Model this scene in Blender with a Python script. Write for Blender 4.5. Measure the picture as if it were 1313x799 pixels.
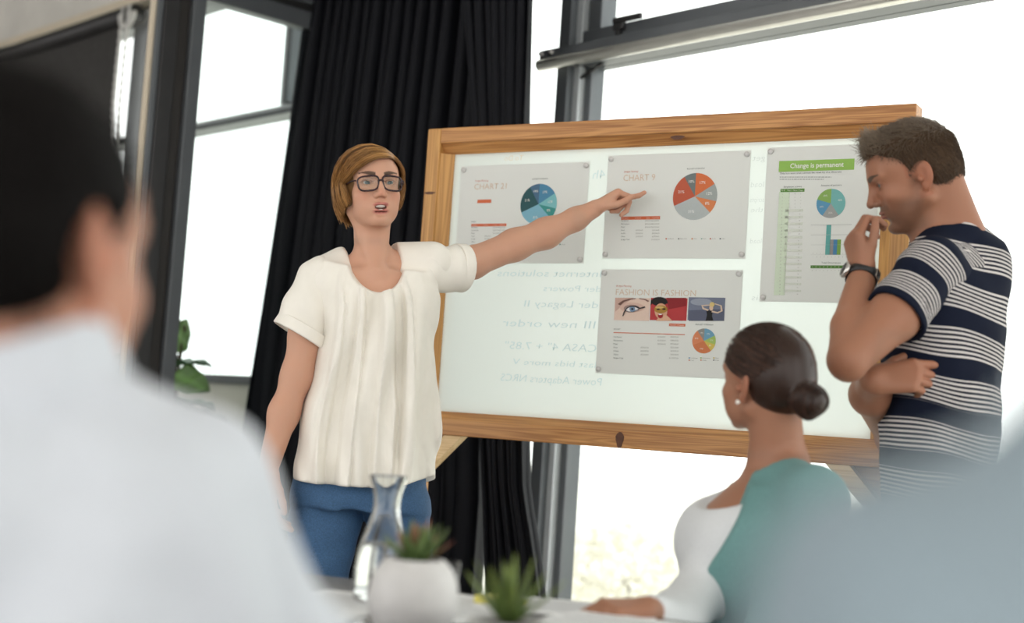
import bpy, bmesh, math, random
import numpy as np
from mathutils import Vector, Matrix

for o in list(bpy.data.objects):
    bpy.data.objects.remove(o)
SC = bpy.context.scene
COL = SC.collection
PI = math.pi
rng = np.random.default_rng(7)
random.seed(7)

# ------------------------------------------------------------------ camera
FPX = 1823.0                       # 50 mm on a 36 mm sensor, in pixels of the 1313 x 799 frame
PITCH, ROLL = math.radians(4.4), math.radians(3.85)
CAM = np.array([0.0, 0.0, 1.05])
_u = np.array([0, -math.sin(PITCH), math.cos(PITCH)])
_e = np.array([1.0, 0, 0])
FW = np.array([0, math.cos(PITCH), math.sin(PITCH)])
CR = math.cos(ROLL) * _e + math.sin(ROLL) * _u
CU = -math.sin(ROLL) * _e + math.cos(ROLL) * _u
CB = -FW
cam_data = bpy.data.cameras.new('camera')
cam = bpy.data.objects.new('camera', cam_data)
COL.objects.link(cam)
cam_data.sensor_width = 36.0
cam_data.lens = 36.0 * FPX / 1313.0
cam_data.clip_start = 0.02
M = Matrix.Identity(4)
for i, ax in enumerate((CR, CU, CB)):
    for j in range(3):
        M[j][i] = ax[j]
for j in range(3):
    M[j][3] = CAM[j]
cam.matrix_world = M
cam_data.dof.use_dof = True
cam_data.dof.focus_distance = 3.6
cam_data.dof.aperture_fstop = 1.8
SC.camera = cam

# ------------------------------------------------------------------ sky and exposure
SC.view_settings.view_transform = 'Standard'
SC.view_settings.look = 'None'
SC.view_settings.gamma = 1.0
SC.view_settings.exposure = 0.0
SC.view_settings.use_curve_mapping = False
W = bpy.data.worlds.new('bright_overcast_sky')
SC.world = W
W.use_nodes = True
bg = W.node_tree.nodes['Background']
bg.inputs['Color'].default_value = (1.0, 0.985, 0.96, 1)
bg.inputs['Strength'].default_value = 2.65


# ------------------------------------------------------------------ pixels to places
def ray(px, py):
    d = CR * (px - 656.5) - CU * (py - 399.5) + FW * FPX
    return d / np.linalg.norm(d)


def P(px, py, Y):
    """the point seen at a pixel, Y metres ahead of the camera"""
    d = ray(px, py)
    return CAM + d * (Y / d[1])


def hit(px, py, O, N):
    d = ray(px, py)
    return CAM + d * (np.dot(O - CAM, N) / np.dot(d, N))


def nrm(v):
    v = np.asarray(v, float)
    return v / np.linalg.norm(v)


# ------------------------------------------------------------------ materials
MATS = {}


def mat(name, col=(.8, .8, .8), rough=.5, metal=0.0, attr=None, noise=None, bump=None, **kw):
    """procedural principled material; noise=(scale, amount) varies the colour, bump=(scale, strength)"""
    if name in MATS:
        return MATS[name]
    m = bpy.data.materials.new(name)
    m.use_nodes = True
    nt = m.node_tree
    b = nt.nodes['Principled BSDF']
    b.inputs['Base Color'].default_value = (*col, 1)
    b.inputs['Roughness'].default_value = rough
    b.inputs['Metallic'].default_value = metal
    for k, v in kw.items():
        b.inputs[k.replace('_', ' ')].default_value = v
    src = None
    if attr:
        a = nt.nodes.new('ShaderNodeAttribute')
        a.attribute_name = attr
        src = a.outputs['Color']
    tc = nt.nodes.new('ShaderNodeTexCoord')
    if noise:
        n = nt.nodes.new('ShaderNodeTexNoise')
        n.inputs['Scale'].default_value = noise[0]
        n.inputs['Detail'].default_value = 5
        nt.links.new(tc.outputs['Object'], n.inputs['Vector'])
        mr = nt.nodes.new('ShaderNodeMapRange')
        mr.inputs['From Min'].default_value = .3
        mr.inputs['From Max'].default_value = .7
        mr.inputs['To Min'].default_value = 1 - noise[1]
        mr.inputs['To Max'].default_value = 1 + noise[1]
        nt.links.new(n.outputs['Fac'], mr.inputs['Value'])
        mx = nt.nodes.new('ShaderNodeVectorMath')
        mx.operation = 'SCALE'
        if src is None:
            mx.inputs[0].default_value = col
        else:
            nt.links.new(src, mx.inputs[0])
        nt.links.new(mr.outputs['Result'], mx.inputs['Scale'])
        src = mx.outputs['Vector']
    if src is not None:
        nt.links.new(src, b.inputs['Base Color'])
    if bump:
        n2 = nt.nodes.new('ShaderNodeTexNoise')
        n2.inputs['Scale'].default_value = bump[0]
        n2.inputs['Detail'].default_value = 6
        nt.links.new(tc.outputs['Object'], n2.inputs['Vector'])
        bp = nt.nodes.new('ShaderNodeBump')
        bp.inputs['Strength'].default_value = bump[1]
        bp.inputs['Distance'].default_value = .002
        nt.links.new(n2.outputs['Fac'], bp.inputs['Height'])
        nt.links.new(bp.outputs['Normal'], b.inputs['Normal'])
    MATS[name] = m
    return m


def wood_mat(name, c1, c2, axis):
    """pine with long grain along the object's local axis"""
    m = bpy.data.materials.new(name)
    m.use_nodes = True
    nt = m.node_tree
    b = nt.nodes['Principled BSDF']
    b.inputs['Roughness'].default_value = .45
    tc = nt.nodes.new('ShaderNodeTexCoord')
    mp = nt.nodes.new('ShaderNodeMapping')
    sc = [14.0, 14.0, 14.0]
    sc[axis] = .5
    mp.inputs['Scale'].default_value = sc
    nt.links.new(tc.outputs['Object'], mp.inputs['Vector'])
    n = nt.nodes.new('ShaderNodeTexNoise')
    n.inputs['Scale'].default_value = 2.2
    n.inputs['Detail'].default_value = 2
    n.inputs['Distortion'].default_value = .6
    nt.links.new(mp.outputs['Vector'], n.inputs['Vector'])
    mul = nt.nodes.new('ShaderNodeMath')
    mul.operation = 'MULTIPLY'
    mul.inputs[1].default_value = 60
    nt.links.new(n.outputs['Fac'], mul.inputs[0])
    sn = nt.nodes.new('ShaderNodeMath')
    sn.operation = 'SINE'
    nt.links.new(mul.outputs[0], sn.inputs[0])
    n3 = nt.nodes.new('ShaderNodeTexNoise')
    n3.inputs['Scale'].default_value = 6
    n3.inputs['Detail'].default_value = 6
    nt.links.new(mp.outputs['Vector'], n3.inputs['Vector'])
    ad = nt.nodes.new('ShaderNodeMath')
    ad.operation = 'MULTIPLY_ADD'
    ad.inputs[1].default_value = .20
    nt.links.new(sn.outputs[0], ad.inputs[0])
    nt.links.new(n3.outputs['Fac'], ad.inputs[2])
    r = nt.nodes.new('ShaderNodeValToRGB')
    r.color_ramp.elements[0].position = .1
    r.color_ramp.elements[0].color = (*c1, 1)
    r.color_ramp.elements[1].position = .85
    r.color_ramp.elements[1].color = (*c2, 1)
    nt.links.new(ad.outputs[0], r.inputs['Fac'])
    nt.links.new(r.outputs['Color'], b.inputs['Base Color'])
    MATS[name] = m
    return m


def pane_mat(name, gloss=.06):
    m = bpy.data.materials.new(name)
    m.use_nodes = True
    nt = m.node_tree
    nt.nodes.remove(nt.nodes['Principled BSDF'])
    out = nt.nodes['Material Output']
    t = nt.nodes.new('ShaderNodeBsdfTransparent')
    t.inputs['Color'].default_value = (.96, .985, .98, 1)
    g = nt.nodes.new('ShaderNodeBsdfGlossy')
    g.inputs['Roughness'].default_value = .02
    mx = nt.nodes.new('ShaderNodeMixShader')
    mx.inputs['Fac'].default_value = gloss
    nt.links.new(t.outputs[0], mx.inputs[1])
    nt.links.new(g.outputs[0], mx.inputs[2])
    nt.links.new(mx.outputs[0], out.inputs['Surface'])
    MATS[name] = m
    return m


def translucent_mat(name, col, fac, rough=.4, tcol=None):
    """diffuse sheet that lets light through"""
    m = bpy.data.materials.new(name)
    m.use_nodes = True
    nt = m.node_tree
    b = nt.nodes['Principled BSDF']
    b.inputs['Base Color'].default_value = (*col, 1)
    b.inputs['Roughness'].default_value = rough
    out = nt.nodes['Material Output']
    t = nt.nodes.new('ShaderNodeBsdfTranslucent')
    t.inputs['Color'].default_value = (*(tcol or col), 1)
    mx = nt.nodes.new('ShaderNodeMixShader')
    mx.inputs['Fac'].default_value = fac
    nt.links.new(b.outputs[0], mx.inputs[1])
    nt.links.new(t.outputs[0], mx.inputs[2])
    nt.links.new(mx.outputs[0], out.inputs['Surface'])
    MATS[name] = m
    return m


# ------------------------------------------------------------------ object helpers
def tag(o, label=None, cat=None, group=None, kind=None):
    if label:
        o['label'] = label
    if cat:
        o['category'] = cat
    if group:
        o['group'] = group
    if kind:
        o['kind'] = kind
    return o


def empty(name, loc=(0, 0, 0), label=None, cat=None, group=None, M4=None, parent=None):
    o = bpy.data.objects.new(name, None)
    COL.objects.link(o)
    o.empty_display_size = .05
    if M4 is not None:
        o.matrix_world = M4
    else:
        o.location = [float(v) for v in loc]
    if parent:
        o.parent = parent
    return tag(o, label, cat, group)


def link(name, me, m=None, parent=None, smooth=False):
    o = bpy.data.objects.new(name, me)
    COL.objects.link(o)
    if m is not None:
        me.materials.append(m if not isinstance(m, str) else MATS[m])
    if parent is not None:
        o.parent = parent
    if smooth:
        me.polygons.foreach_set('use_smooth', [True] * len(me.polygons))
    return o


def mesh_np(name, V, F, m=None, parent=None, smooth=True, colors=None, attrs=None, offset=None):
    """mesh object from numpy vertices and faces (lists or arrays of equal length)"""
    V = np.asarray(V, float)
    if offset is not None:
        V = V - np.asarray(offset)
    me = bpy.data.meshes.new(name)
    if isinstance(F, np.ndarray):
        n, k = F.shape
        me.vertices.add(len(V))
        me.vertices.foreach_set('co', V.astype(np.float32).ravel())
        me.loops.add(n * k)
        me.loops.foreach_set('vertex_index', F.astype(np.int32).ravel())
        me.polygons.add(n)
        me.polygons.foreach_set('loop_start', np.arange(0, n * k, k, dtype=np.int32))
        me.polygons.foreach_set('loop_total', np.full(n, k, np.int32))
        me.update(calc_edges=True)
        me.validate()
    else:
        me.from_pydata([tuple(map(float, v)) for v in V], [], F)
        me.update()
    if colors is not None:
        a = me.attributes.new('Col', 'FLOAT_COLOR', 'POINT')
        c = np.ones((len(V), 4), np.float32)
        c[:, :3] = colors
        a.data.foreach_set('color', c.ravel())
    if attrs:
        for k_, v_ in attrs.items():
            a = me.attributes.new(k_, 'FLOAT', 'POINT')
            a.data.foreach_set('value', np.asarray(v_, np.float32))
    return link(name, me, m, parent, smooth)


def box(bm, c, ax, half, bev=0.0):
    """box with centre c, unit axes ax (3 rows) and half sizes"""
    c = np.asarray(c, float)
    A = np.asarray(ax, float)
    vs = []
    for sx in (-1, 1):
        for sy in (-1, 1):
            for sz in (-1, 1):
                p = c + A[0] * half[0] * sx + A[1] * half[1] * sy + A[2] * half[2] * sz
                vs.append(bm.verts.new(tuple(p)))
    bm.verts.ensure_lookup_table()
    fs = []
    for q in ((0, 1, 3, 2), (4, 6, 7, 5), (0, 4, 5, 1), (2, 3, 7, 6), (0, 2, 6, 4), (1, 5, 7, 3)):
        fs.append(bm.faces.new([vs[i] for i in q]))
    if bev > 0:
        es = list({e for f in fs for e in f.edges})
        bmesh.ops.bevel(bm, geom=es, offset=bev, segments=2, affect='EDGES', profile=.5)


def bm_obj(name, bm, m, parent=None, smooth=False):
    bmesh.ops.recalc_face_normals(bm, faces=bm.faces[:])
    me = bpy.data.meshes.new(name)
    bm.to_mesh(me)
    bm.free()
    return link(name, me, m, parent, smooth)


IDN = np.eye(3)


def box_obj(name, c, half, m, parent=None, ax=IDN, bev=0.0):
    bm = bmesh.new()
    box(bm, c, ax, half, bev)
    return bm_obj(name, bm, m, parent)


def tube_np(path, rad, n=8, cap=True):
    """verts, faces of a tube along a path (k x 3) with radii"""
    path = np.asarray(path, float)
    k = len(path)
    rad = np.broadcast_to(np.asarray(rad, float), (k,))
    V, F = [], []
    T = np.gradient(path, axis=0)
    T /= np.linalg.norm(T, axis=1)[:, None] + 1e-12
    ref = np.array([0, 0, 1.0]) if abs(T[0][2]) < .9 else np.array([1.0, 0, 0])
    s = np.cross(T[0], ref)
    s /= np.linalg.norm(s)
    for i in range(k):
        s = s - T[i] * np.dot(s, T[i])
        s /= np.linalg.norm(s)
        b = np.cross(T[i], s)
        for j in range(n):
            a = 2 * PI * j / n
            V.append(path[i] + rad[i] * (math.cos(a) * s + math.sin(a) * b))
    for i in range(k - 1):
        for j in range(n):
            F.append([i * n + j, i * n + (j + 1) % n, (i + 1) * n + (j + 1) % n, (i + 1) * n + j])
    if cap:
        F.append(list(range(n - 1, -1, -1)))
        F.append([(k - 1) * n + j for j in range(n)])
    return V, F


def tube_obj(name, path, rad, m, parent=None, n=8, offset=None):
    V, F = tube_np(path, rad, n)
    return mesh_np(name, V, F, m, parent, True, offset=offset)


def lathe_np(prof, n=32, c=(0, 0, 0)):
    V, F = [], []
    for r, z in prof:
        for j in range(n):
            a = 2 * PI * j / n
            V.append((c[0] + r * math.cos(a), c[1] + r * math.sin(a), c[2] + z))
    for i in range(len(prof) - 1):
        for j in range(n):
            F.append([i * n + j, i * n + (j + 1) % n, (i + 1) * n + (j + 1) % n, (i + 1) * n + j])
    return V, F


def smooth_curve(pts, n=24):
    """Catmull-Rom through points"""
    p = np.asarray(pts, float)
    p = np.vstack([2 * p[0] - p[1], p, 2 * p[-1] - p[-2]])
    out = []
    segs = len(p) - 3
    for i in range(segs):
        a, b, c, d = p[i:i + 4]
        for t in np.linspace(0, 1, max(2, n // segs), endpoint=False):
            out.append(.5 * ((2 * b) + (-a + c) * t + (2 * a - 5 * b + 4 * c - d) * t * t + (-a + 3 * b - 3 * c + d) * t ** 3))
    out.append(p[-2])
    return np.array(out)


# ------------------------------------------------------------------ signed distance modelling
class Solid:
    """smooth blend of simple solids, turned into one continuous mesh"""

    def __init__(s):
        s.ops = []

    def _add(s, lo, hi, f, k, mode):
        s.ops.append((np.asarray(lo, float), np.asarray(hi, float), f, k, mode))

    def ell(s, c, r, R=None, k=.01, mode='u'):
        c = np.asarray(c, float)
        r = np.asarray(r, float)
        R = np.eye(3) if R is None else np.asarray(R, float)
        ext = np.sqrt(((R * r[:, None]) ** 2).sum(0))

        def f(X, Y, Z):
            x, y, z = X - c[0], Y - c[1], Z - c[2]
            q0 = (R[0, 0] * x + R[0, 1] * y + R[0, 2] * z) / r[0]
            q1 = (R[1, 0] * x + R[1, 1] * y + R[1, 2] * z) / r[1]
            q2 = (R[2, 0] * x + R[2, 1] * y + R[2, 2] * z) / r[2]
            k1 = np.sqrt(q0 * q0 + q1 * q1 + q2 * q2)
            k2 = np.sqrt((q0 / r[0]) ** 2 + (q1 / r[1]) ** 2 + (q2 / r[2]) ** 2) + 1e-9
            return k1 * (k1 - 1) / k2
        s._add(c - ext, c + ext, f, k, mode)

    def cone(s, a, b, ra, rb, k=.01, mode='u', flat=None):
        """tapered capsule; flat=(axis, factor) squashes the cross-section along an axis"""
        a = np.asarray(a, float)
        b = np.asarray(b, float)
        m = max(ra, rb) * (1.0 if flat is None else max(1, 1 / flat[1]) * 1.05)
        ba = b - a
        L2 = float(np.dot(ba, ba)) + 1e-12

        def f(X, Y, Z):
            x, y, z = X - a[0], Y - a[1], Z - a[2]
            h = np.clip((x * ba[0] + y * ba[1] + z * ba[2]) / L2, 0, 1)
            x, y, z = x - h * ba[0], y - h * ba[1], z - h * ba[2]
            d2 = x * x + y * y + z * z
            if flat is not None:
                n, q = flat
                p = x * n[0] + y * n[1] + z * n[2]
                d2 = d2 + (1 / (q * q) - 1) * p * p
            return np.sqrt(d2) - (ra + (rb - ra) * h)
        s._add(np.minimum(a, b) - m, np.maximum(a, b) + m, f, k, mode)

    def chain(s, pts, rads, k=.02, mode='u'):
        for i in range(len(pts) - 1):
            s.cone(pts[i], pts[i + 1], rads[i], rads[i + 1], k, mode)

    def loft(s, levels, yaw=0.0, k=.02, mode='u', disp=None, e=2.0):
        """levels: list of (centre xyz, half width, half depth) sorted by rising z; yaw turns the width axis"""
        L = sorted(levels, key=lambda v: v[0][2])
        zz = np.array([v[0][2] for v in L])
        cx = np.array([v[0][0] for v in L])
        cy = np.array([v[0][1] for v in L])
        aa = np.array([v[1] for v in L])
        bb = np.array([v[2] for v in L])
        zf = np.linspace(zz[0], zz[-1], 120)

        def sm(v):
            w = np.interp(zf, zz, v)
            for _ in range(10):
                w[1:-1] = .25 * w[:-2] + .5 * w[1:-1] + .25 * w[2:]
            return w
        cxf, cyf, af, bf = sm(cx), sm(cy), sm(aa), sm(bb)
        c_, s_ = math.cos(yaw), math.sin(yaw)
        m = max(aa.max(), bb.max())
        lo = np.array([cx.min() - m, cy.min() - m, zz[0]])
        hi = np.array([cx.max() + m, cy.max() + m, zz[-1]])

        def f(X, Y, Z):
            zc = np.clip(Z, zz[0], zz[-1])
            a, b = np.interp(zc, zf, af), np.interp(zc, zf, bf)
            x, y = X - np.interp(zc, zf, cxf), Y - np.interp(zc, zf, cyf)
            u, v = (x * c_ + y * s_), (-x * s_ + y * c_)
            if e != 2.0:
                q = (np.abs(u / a) ** e + np.abs(v / b) ** e) ** (1 / e)
                d = (q - 1) * np.minimum(a, b)
            else:
                k1 = np.sqrt((u / a) ** 2 + (v / b) ** 2)
                k2 = np.sqrt((u / a ** 2) ** 2 + (v / b ** 2) ** 2) + 1e-9
                d = k1 * (k1 - 1) / k2
            if disp is not None:
                d = d - disp(u / a, v / b, Z)
            ez = np.abs(Z - zc)
            return np.where(ez > 0, np.sqrt(np.maximum(d, 0) ** 2 + ez ** 2) + np.minimum(d, 0) * (ez <= 0), np.maximum(d, np.maximum(zz[0] - Z, Z - zz[-1])))
        s._add(lo, hi, f, k, mode)

    def half(s, p, n, k=.004):
        """keep only the side that n points away from"""
        p = np.asarray(p, float)
        n = nrm(n)

        def f(X, Y, Z):
            return (X - p[0]) * n[0] + (Y - p[1]) * n[1] + (Z - p[2]) * n[2]
        s._add([-9, -9, -9], [9, 9, 9], f, k, 'i')

    def fn(s, lo, hi, f, k=.005, mode='u'):
        s._add(lo, hi, f, k, mode)

    def field(s, lo, hi, h):
        lo = np.asarray(lo, float)
        hi = np.asarray(hi, float)
        ax = [np.arange(lo[i], hi[i] + h, h) for i in range(3)]
        D = np.full([len(a) for a in ax], .2, np.float32)
        for (l, u, f, k, mode) in s.ops:
            mg = k + .012 + 2 * h
            sl = []
            for i in range(3):
                i0 = max(0, int(math.floor((l[i] - mg - lo[i]) / h)))
                i1 = min(len(ax[i]), int(math.ceil((u[i] + mg - lo[i]) / h)) + 1)
                sl.append((i0, i1))
            if any(b <= a for a, b in sl):
                continue
            X = ax[0][sl[0][0]:sl[0][1], None, None]
            Y = ax[1][None, sl[1][0]:sl[1][1], None]
            Z = ax[2][None, None, sl[2][0]:sl[2][1]]
            d = f(X, Y, Z).astype(np.float32)
            S_ = np.s_[sl[0][0]:sl[0][1], sl[1][0]:sl[1][1], sl[2][0]:sl[2][1]]
            A = D[S_]
            if mode == 'add':
                D[S_] = A + d
                continue
            if mode == 'u':
                hh = np.maximum(k - np.abs(A - d), 0) / k
                D[S_] = np.minimum(A, d) - hh * hh * k * .25
            else:
                b = -d if mode == 's' else d
                hh = np.maximum(k - np.abs(A - b), 0) / k
                D[S_] = np.maximum(A, b) + hh * hh * k * .25
        return D, ax

    def bounds(s, pad=.02):
        u = [o for o in s.ops if o[4] == 'u']
        return np.min([o[0] for o in u], 0) - pad, np.max([o[1] for o in u], 0) + pad

    def mesh(s, h=.005, fine=()):
        """fine: list of (lo, hi, h) boxes meshed at a finer step from the same solid"""
        lo, hi = s.bounds()
        Vs, Fs, off = [], [], 0
        blocks = [(lo, hi, h, True)] + [(np.asarray(a, float), np.asarray(b, float), c, False) for a, b, c in fine]
        for (l, u, hh, base) in blocks:
            V, F = nets(*s.field(l, u, hh))
            if len(F) == 0:
                continue
            if base and fine:
                C = V[F].mean(1)
                keep = np.ones(len(F), bool)
                for a, b, c in fine:
                    a_, b_ = np.asarray(a) + 2 * h, np.asarray(b) - 2 * h
                    keep &= ~np.all((C > a_) & (C < b_), axis=1)
                F = F[keep]
                used = np.unique(F)
                mp = np.full(len(V), -1)
                mp[used] = np.arange(len(used))
                V, F = V[used], mp[F]
            Vs.append(V)
            Fs.append(F + off)
            off += len(V)
        return np.vstack(Vs), np.vstack(Fs)


def nets(D, ax):
    """surface nets"""
    nx, ny, nz = D.shape
    S = D < 0
    cshape = (nx - 1, ny - 1, nz - 1)
    acc_i, acc_p = [], []
    quads_src = []
    h = [a[1] - a[0] for a in ax]
    o = [a[0] for a in ax]
    for axis in range(3):
        sl0 = [slice(None)] * 3
        sl1 = [slice(None)] * 3
        sl0[axis] = slice(0, -1)
        sl1[axis] = slice(1, None)
        cr = S[tuple(sl0)] != S[tuple(sl1)]
        idx = np.argwhere(cr)
        if len(idx) == 0:
            continue
        i1 = idx.copy()
        i1[:, axis] += 1
        d0 = D[tuple(idx.T)].astype(float)
        d1 = D[tuple(i1.T)].astype(float)
        t = d0 / (d0 - d1)
        p = idx.astype(float)
        p[:, axis] += t
        b, c = [q for q in range(3) if q != axis]
        cells = []
        ok = np.ones(len(idx), bool)
        for db, dc in ((-1, -1), (0, -1), (0, 0), (-1, 0)):
            ce = idx.copy()
            ce[:, b] += db
            ce[:, c] += dc
            good = np.all(ce >= 0, 1) & np.all(ce < np.array(cshape), 1)
            ok &= good
            lin = np.where(good, (ce[:, 0] * cshape[1] + ce[:, 1]) * cshape[2] + ce[:, 2], -1)
            cells.append(lin)
            acc_i.append(lin[good])
            acc_p.append(p[good])
        q = np.stack(cells, 1)[ok]
        flip = (d0[ok] > 0)
        if axis == 1:
            flip = ~flip
        q[flip] = q[flip][:, ::-1]
        quads_src.append(q)
    if not quads_src:
        return np.zeros((0, 3)), np.zeros((0, 4), int)
    I = np.concatenate(acc_i)
    Pp = np.concatenate(acc_p)
    u, inv = np.unique(I, return_inverse=True)
    cnt = np.bincount(inv).astype(float)
    V = np.stack([np.bincount(inv, Pp[:, a]) / cnt * h[a] + o[a] for a in range(3)], 1)
    Q = np.searchsorted(u, np.concatenate(quads_src))
    return V, Q
# ------------------------------------------------------------------ room frame: t along the window wall, off into the room
WA = math.radians(-46.7)
TA = np.array([math.cos(WA), math.sin(WA), 0.0])
NA = np.array([math.sin(WA), -math.cos(WA), 0.0])          # into the room
WO = np.array([P(710, 545, 4.95)[0], 4.95, 0.0])
ZA = np.array([0, 0, 1.0])
WAX = np.array([TA, NA, ZA])


def wp(t, off, z):
    return WO + TA * t + NA * off + ZA * z


def onwall(px, py, off=0.0):
    p = hit(px, py, WO + NA * off, NA)
    return float(np.dot(p - WO, TA)), float(p[2])


def wbox(name, t0, t1, o0, o1, z0, z1, m, parent=None, bev=0.0):
    c = wp((t0 + t1) / 2, (o0 + o1) / 2, (z0 + z1) / 2)
    return box_obj(name, c, (abs(t1 - t0) / 2, abs(o1 - o0) / 2, abs(z1 - z0) / 2), m, parent, WAX, bev)


def sbox(name, *a, **k):
    o = wbox(name, *a, **k)
    if o.parent is None:
        o['kind'] = 'structure'
    return o


mat('plaster_white', (.82, .81, .78), .8, noise=(6, .04), bump=(40, .15))
mat('plaster_beige', (.62, .61, .54), .85, noise=(5, .05), bump=(40, .2))
mat('concrete', (.62, .60, .56), .85, noise=(3, .1), bump=(25, .3))
mat('ceiling_paint', (.78, .77, .74), .9, noise=(2, .02))
mat('floor_screed', (.33, .31, .29), .45, noise=(2, .12))
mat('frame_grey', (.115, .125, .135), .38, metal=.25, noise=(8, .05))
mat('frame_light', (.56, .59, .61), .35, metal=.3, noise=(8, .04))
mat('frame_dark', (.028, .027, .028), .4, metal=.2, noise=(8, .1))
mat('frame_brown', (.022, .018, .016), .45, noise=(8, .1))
mat('pipe_steel', (.86, .84, .78), .25, metal=.6, noise=(6, .04))
mat('beige_strip', (.60, .52, .40), .5, noise=(6, .05))
mat('blind_fabric', (.035, .033, .032), .9, noise=(30, .15))
mat('chain_plastic', (.55, .54, .52), .5, noise=(30, .05))
pane_mat('window_glass', .05)

ZC = 3.45
# floor and ceiling
sbox('floor', -8, 7.5, -.25, 7.5, -.1, 0, 'floor_screed')
sbox('ceiling', -8, 7.5, -.25, 7.5, ZC, ZC + .15, 'ceiling_paint')

# --- pixel measures on the window wall
tJ0, _ = onwall(707, 158)           # left edge of the steel jamb of the big window
tJ1, _ = onwall(728, 158)
_, zT0 = onwall(727, 83)            # transom underside
_, zT1 = onwall(752, 38)            # transom top (glass above)
tM, _ = onwall(360, 80)             # mullion of the far window
_, zS = onwall(300, 487)            # sill of the far window
_, zF0 = onwall(315, 152)
_, zF1 = onwall(315, 139)
tL, _ = onwall(176, 120)            # light grey mullion further along
tB, zB = onwall(150, 33)
TP = -1.33                          # where the partition meets the window wall

# wall_window: white pier behind the curtain, low wall under the far window, head above
tN0 = onwall(590, 100)[0]
wallw = sbox('wall_window', TP - .1, tN0, -.22, 0, 0, ZC, 'plaster_white')
w3 = sbox('added_pane', tN0, tJ0, -.095, -.087, .06, 3.30, 'window_glass')  # pane added in the pier's place so strip and curtain slit go white
sbox('trim_3', tN0, tJ0, -.14, -.02, 0, .06, 'frame_grey')
sbox('wall_head.002', tN0, tJ0 - .01, -.2, 0, 3.30, ZC, 'plaster_white')
sbox('wall_low', -8, TP - .1, -.2, 0, 0, zS - .02, 'plaster_beige')
sbox('wall_head', -8, TP - .1, -.2, .02, 3.11, ZC, 'concrete')
sbox('trim_1', -8, TP - .35, -.2, .07, 3.07, 3.11, 'beige_strip')
sbox('wall_head.001', tJ0 - .01, 7.4, -.2, 0, 3.30, ZC, 'plaster_white')

# --- window_1: big window with its awning sash above the transom
w1 = empty('window_1', wp(tJ0, -.08, 0))
w1['kind'] = 'structure'


def wpart(name, root, *a, **k):
    o = wbox(name, *a, **k)
    loc = Vector(root.location)
    o.data.transform(Matrix.Translation(-loc))
    o.parent = root
    return o


TE = 6.6
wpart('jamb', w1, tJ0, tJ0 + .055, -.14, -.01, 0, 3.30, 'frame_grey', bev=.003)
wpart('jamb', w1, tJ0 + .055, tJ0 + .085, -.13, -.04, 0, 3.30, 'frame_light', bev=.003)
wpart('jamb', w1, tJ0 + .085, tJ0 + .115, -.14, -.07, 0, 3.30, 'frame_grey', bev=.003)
wpart('transom', w1, tJ0 + .05, TE, -.14, -.02, zT0, zT0 + .075, 'frame_grey', bev=.004)
wpart('sash_rail', w1, tJ0 + .08, TE, -.13, -.045, zT0 + .075, zT1 + .015, 'frame_grey', bev=.004)
wpart('sash_stile', w1, tJ0 + .115, tJ0 + .165, -.13, -.05, zT1, 3.30, 'frame_grey', bev=.004)
wpart('head_rail', w1, tJ0, TE, -.14, -.02, 3.24, 3.30, 'frame_grey', bev=.004)
for tt in (2.35, 4.45, TE):
    wpart('mullion', w1, tt, tt + .09, -.14, -.01, 0, 3.30, 'frame_grey', bev=.004)
wpart('bottom_rail', w1, tJ0, TE, -.14, -.02, 0, .06, 'frame_grey', bev=.004)
tt = [tJ0 + .1, 2.35, 4.45, TE]
for a, b in zip(tt[:-1], tt[1:]):
    wpart('pane', w1, a, b, -.095, -.087, .06, zT0, 'window_glass')
    wpart('pane', w1, a, b, -.095, -.087, zT1, 3.24, 'window_glass')
# angle bar bolted across in front of the transom: flat plate with a round polished lower edge
bar = empty('transom_bar', wp(tJ0 - .06, .03, zT0))
bar['kind'] = 'structure'
bar.name = 'trim_2'
wpart('plate', bar, tJ0 - .055, 4.4, .0, .03, zT0 + .005, zT0 + .06, 'frame_grey', bev=.003)
V, F = tube_np([wp(tJ0 - .05, .03, zT0 + .005), wp(4.4, .03, zT0 + .005)], .022, 16)
mesh_np('pipe', V, F, 'pipe_steel', bar, True, offset=bar.location)
for dt_ in (-.04, .01):
    V, F = tube_np([wp(tJ0 + dt_, .02, zT0 + .045), wp(tJ0 + dt_, .042, zT0 + .045)], .008, 10)
    mesh_np('bolt', V, F, 'chain_plastic', bar, True, offset=bar.location)
# window handle on the sash
th, zh = onwall(800, 32, -.045)
hd = empty('window_handle', wp(th, -.045, zh))
hd['kind'] = 'structure'
hd.parent = w1
hd.location = Vector(hd.location) - Vector(w1.location)
hd.name = 'handle'
bmh = bmesh.new()
box(bmh, TA * -.01 + NA * .012, WAX, (.022, .012, .02), .004)
box(bmh, TA * .035 + NA * .022 + ZA * .012, WAX, (.065, .008, .010), .004)
box(bmh, TA * -.012 + NA * .012 + ZA * -.03, WAX, (.009, .01, .02), .003)
bm_obj('lever', bmh, 'frame_dark', hd)
# stay arm under the transom
ta, za = onwall(731, 97)
tb_, zb_ = onwall(760, 77)
V, F = tube_np([wp(ta, -.05, za), wp(tb_, -.05, zb_)], .006, 6)
mesh_np('stay_arm', V, F, 'frame_dark', w1, True, offset=w1.location)

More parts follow.
